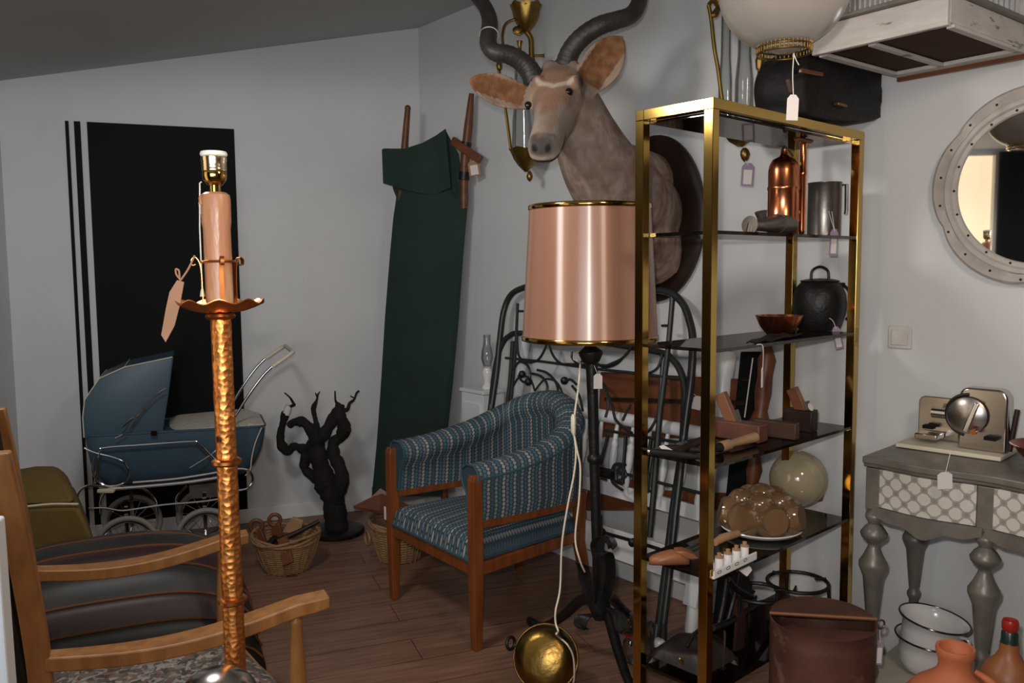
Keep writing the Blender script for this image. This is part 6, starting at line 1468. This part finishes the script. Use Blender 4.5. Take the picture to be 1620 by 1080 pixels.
for x in (xs_[0], xs_[3]): cleg(x, Dc2-.05, True)
mb = MB(TT); P = [v_+UP*(zsf-.022) for v_ in contour(.02)]; mb.prism(P, (0, 0, .021)); sh = mb.build('lower_shelf', M['speck'] if 'speck' in M else M.setdefault('speck', mat('cream speckled paint', (.42, .39, .31), .5, c2=(.37, .34, .27), vs=10, spots=((.06, .05, .04), 34, .7))), t, bevel=.004)
for x in (xs_[0], xs_[1], xs_[2], xs_[3]):
    for y in (.03, Dc2-.03): MB(TT).lathe([(.015, 0), (.026, .02), (.03, .06), (.024, .1), (.02, zsf-.023)], o=(x, y, 0), n=20).build('bun_foot', M['grey_paint'], t)
# ---- slicer
zt2 = zt_+.001
def TP(x, y, z=zt2): return Zp(x, y, z)
s0, s1 = TP(1416, 707), TP(1583, 731); dS = (s1-s0); dS.z = 0; Ls = dS.length; dS.normalize()
qs = frame(s0, dS); Ds = min(.17, Dc2-.04)
t = thing('food_slicer', 'polished metal food slicer on a cream board on top of the console table', 'food slicer', qs @ Vector((Ls/2, Ds/2, 0)))
MB(qs).box((Ls/2, Ds/2, .008), (Ls, Ds, .014)).build('base_board', M['cream'], t, bevel=.003)
def rrect(x0, x1, z0, z1, r, n=6, bl=True):
    P = [(x0, z0), (x1, z0)]
    for cx, cz, a0 in ((x1-r, z1-r, 0), (x0+r, z1-r, PI/2)): P += [(cx+r*math.cos(a0+PI/2*i/n), cz+r*math.sin(a0+PI/2*i/n)) for i in range(n+1)]
    return P
kx = Ls/167
px_ = lambda x: (x-1416)*kx
hz_ = lambda h: .016+h*kx*1.04
mb = MB(qs); mb.prism([Vector((x, Ds*.78, z)) for x, z in rrect(px_(1428), px_(1506), .016, hz_(74), .022)], (0, .014, 0)); mb.build('carriage_plate', M['steel'], t, bevel=.003)
mb = MB(qs); mb.prism([Vector((x, Ds*.30, z)) for x, z in rrect(px_(1508), px_(1583), .016, hz_(101), .03)], (0, .055, 0)); mb.build('motor_housing', M['steel'], t, bevel=.008, seg=4)
bc_ = Vector((px_(1524), Ds*.24, hz_(56)))
MB(qs).lathe([(.002, .012), (.018, .012), (.034, .006), (.056, .002), (.058, 0), (.056, -.003), (.002, -.004)], o=bc_, n=48, axis=Vector((0, -1, 0))).build('blade', M['blade'], t)
MB(qs).tube([bc_+Vector((0, .01, 0))+Vector((.064*math.cos(a), 0, .064*math.sin(a))) for a in [PI*.5+PI*.95*i/16 for i in range(17)]], .006, 8).build('blade_guard', M['dark'], t)
MB(qs).bar(bc_+Vector((.0, -.018, -.05)), bc_+Vector((.032, -.018, .045)), .016, .008, Vector((0, 1, 0))).build('crank_arm', M['chrome'], t, bevel=.003)
MB(qs).cyl(Vector((px_(1462), Ds*.45, hz_(52))), Vector((px_(1500), Ds*.45, hz_(52))), .017, n=18).build('feed_shaft', M['steel'], t)
for x, nm in ((1452, .62), (1562, .22)): MB(qs).box((px_(x), Ds*nm, hz_(24)), (.034, .03, .012)).build('clamp', M['black'], t, bevel=.002)
MB(qs).box((px_(1455), Ds*.55, hz_(10)), (.07, .07, .02)).build('carriage_foot', M['steel'], t, bevel=.004)
MB(qs).cyl(Vector((px_(1583), Ds*.5, .02)), Vector((px_(1592), Ds*.5, hz_(70))), .008, n=10).build('side_lever', M['lthwine'], t)
MB(qs).cyl(bc_+Vector((.028, -.014, -.045)), bc_+Vector((.028, -.032, -.045)), .009, n=14).build('knob', M['copper'], t)
price_tag(1495, 760, PLN(1495, 760, cFL-nB2*.05, nB2).y, 24, 28, 'white price tag hanging from the food slicer in front of the console drawer', [(1504, 716), (1502, 722)], 'paper', ang=-3)
# ---- copper red bowl at the edge
c = TP(1650, 742); c = TT @ Vector((.46, Dc2*.52, zt_+.001)); 
tagp(MB(Matrix.Translation(c)).lathe([(.05, 0), (.055, .006), (.085, .035), (.105, .062), (.112, .064), (.108, .066), (.1, .062), (.08, .038), (.05, .012), (.002, .01)], n=48).build('copper_dish', mat('dark red copper', (.25, .06, .03), .3, .7, c2=(.12, .03, .02), vs=8), smooth=50), 'dark red copper dish at the right edge on the console table beside the slicer', 'dish')
# ---- enamel pots on the lower shelf
bp_ = Zp(1466, 1060, zsf+.001); 
def enamel(base, r, h, tilt, lab):
    t = thing('enamel_pot', lab, 'chamber pot', base)
    Mx = Matrix.Translation(base) @ Matrix.Rotation(math.radians(tilt), 4, Vector((.5, 1, 0)))
    MB(Mx).lathe([(r*.58, 0), (r*.74, .008), (r*.86, h*.3), (r*.9, h*.6), (r*.9, h*.9), (r*1.04, h), (r*1.03, h+.002), (r*.88, h*.9), (r*.87, h*.6), (r*.83, h*.3), (r*.7, .012), (.002, .01)], n=56).build('bowl', M['enamel'], t, smooth=60)
    MB(Mx).torus((0, 0, h+.001), r*1.04, .0032, None, 56, 8).build('rim', M['rim'], t)
    d = Vector((.55, -.83, 0)).normalized()
    MB(Mx).tube(cr([d*r*.9+UP*h*.82, d*r*1.12+UP*h*.85, d*r*1.2+UP*h*.6, d*r*1.12+UP*h*.35, d*r*.9+UP*h*.32], 5), .007, 8, flat=.7).build('handle', M['enamel'], t)
Yp = bp_.y; rp_ = 51*Yp/F
enamel(bp_, rp_, .112, 4, 'lower white enamel chamber pot with dark rim standing under the console table')
enamel(bp_+UP*.066+Vector((.002, 0, .0)), rp_*1.0, .112, 8, 'upper white enamel chamber pot stacked in the lower one under the console table')
# ---- terracotta pot and bottle on the floor
Yt = 2.05; kt = Yt/F
def floorpot(px, prof, Y): 
    x = W(px, 1040, Y).x; return Matrix.Translation((x, Y, 0)), [(r*Y/F, max(zpx(y, Y, px), 0)) for r, y in prof]
Mx, pf = floorpot(1511, [(29, 1023), (30, 1027), (29, 1034), (25, 1042), (25, 1054), (28, 1062), (42, 1074), (60, 1086), (76, 1105)], Yt)
pf = pf[::-1]; zl = pf[0][1]
pf2 = [(.06, 0), (.065, .01), (.1, .15), (.118, zl-.06)]+pf+[(pf[-1][0]*.85, pf[-1][1]-.001), (pf[-1][0]*.78, pf[-1][1]-.03), (.002, pf[-1][1]-.05)]
t = thing('terracotta_jar', 'unglazed orange terracotta jar on the floor in front of the enamel pots', 'jar', Mx.translation)
MB(Mx).lathe(pf2, n=56).build('body', M['terracotta'], t, smooth=60)
hc = Mx.translation
MB().tube(cr([hc+Vector((.035, -.03, pf[-1][1]-.05)), hc+Vector((.07, -.055, pf[-1][1]-.075)), hc+Vector((.1, -.05, pf[-1][1]-.13))], 5), [.006, .012, .012], 10).build('handle', M['terracotta'], t)
Mx, pf = floorpot(1596, [(11, 980), (12.5, 984), (12.5, 994), (10.5, 997), (12.5, 1000), (13, 1013), (14, 1016), (15, 1030), (22, 1042), (33, 1052), (40, 1066), (43, 1090), (44, 1110)], 2.14)
pf = pf[::-1]; zl = pf[0][1]; zz = [z_ for r_, z_ in pf]
t = thing('terracotta_bottle', 'brown terracotta bottle with dark green neck and red stopper on the floor by the console', 'bottle', Mx.translation)
MB(Mx).lathe([(.05, 0), (.06, .01), (.066, .1), (.07, zl-.05)]+pf[:7]+[(.002, pf[6][1])], n=48).build('body', M['terrabrown'], t, smooth=60)
MB(Mx).lathe([(.002, pf[6][1])]+pf[6:9]+[(pf[9][0], pf[9][1]), (.002, pf[9][1])], n=32).build('neck', M['greenglaze'], t)
MB(Mx).lathe([(.002, pf[9][1])]+pf[9:]+[(.01*.9, pf[-1][1]-.004), (.002, pf[-1][1]-.006)], n=32).build('stopper', M['redwax'], t)
# ================================================================= rusty bin
Yb2 = 2.33; c = W(1301, 985, Yb2); c = Vector((c.x, Yb2, 0)); kb2 = Yb2/F; r = 82*kb2; hbn = .485
t = thing('rusty_bin', 'round rusty sheet iron bin with half hinged lid in front of the brass shelf', 'bin', c)
mb = MB(Matrix.Translation(c)); mb.lathe([(r*.97, 0), (r*.99, .004), (r, .05), (r, hbn-.06), (r*1.01, hbn-.05), (r, hbn-.04), (r*1.0, hbn-.004), (r*1.015, hbn), (r*.985, hbn), (r*.975, hbn-.05), (r*.97, .02), (.002, .015)], n=64); mb.build('drum', M['rust'], t, smooth=50)
# half lid at the far side with rolled front edge
hv = (W(1385, 988, Yb2)-W(1222, 962, Yb2+.0)); hdir = Vector((.985, -.17, 0)).normalized(); hn = Vector((.17, .985, 0))
n_ = 24; P = [c+UP*(hbn+.004)+hdir*r*.99*math.cos(PI*i/n_)+hn*r*.99*math.sin(PI*i/n_) for i in range(n_+1)]
MB().prism(P, (0, 0, .006)).build('half_lid', M['rust'], t, smooth=0)
MB().tube([c+UP*(hbn+.009)+hdir*r*1.02, c+UP*(hbn+.009)-hdir*r*1.02], .006, 10).build('lid_hinge', M['coppergold'] if False else mat('rust edge', (.2, .085, .04), .5, .4), t)
# sunken inner half with embossed oval on the front
P = [c+UP*(hbn-.035)+hdir*r*.96*math.cos(PI+PI*i/n_)+hn*r*.96*math.sin(PI+PI*i/n_) for i in range(n_+1)]; MB().prism(P, (0, 0, .006)).build('inner_flap', M['rust'], t, smooth=0)
pe = [c+Vector((0, 0, .305))+Vector((math.sin(.5*math.cos(a)+.02)*r*1.002, -math.cos(.5*math.cos(a)+.02)*r*1.002, .045*math.sin(a))) for a in [2*PI*i/40 for i in range(40)]]
MB().tube(pe, .005, 6, True).build('embossed_oval', M['rust'], t)
hg = c+hdir*r*1.02+UP*(hbn-.005)
MB().torus(hg+hdir*.012, .012, .003, Vector((.3, -1, 0)).normalized(), 18, 6).build('side_ring', M['pewter'], t)
price_tag(1391, 1032, Yb2+.02, 12, 42, 'lilac and white price tag hanging from the ring of the rusty bin', [(1392, 992), (1392, 1003)], 'lilac', 'paper', ang=2)
# ================================================================= repeats share a group
GROUPS = {'price_tag': 'price tags on the antiques', 'hand_tool': 'old hand tools on the third shelf', 'metal_file': 'flat files behind the shoe last', 'wicker_basket': 'wicker baskets on the floor', 'wood_plane': 'wooden planes on the third shelf',
          'lyre_hanging_lamp': 'antique brass lyre lamps', 'enamel_pot': 'white enamel chamber pots', 'glass_jar': 'glass jars by the lamp foot', 'iron_trivet': 'iron trivets on the bottom shelf', 'wall_stripe': 'black wall stripes', 'wooden_paddle': 'wooden paddles in the basket'}
for o in bpy.data.objects:
    if o.parent is None and o.name.split('.')[0] in GROUPS and 'label' in o.keys(): o['group'] = GROUPS[o.name.split('.')[0]]
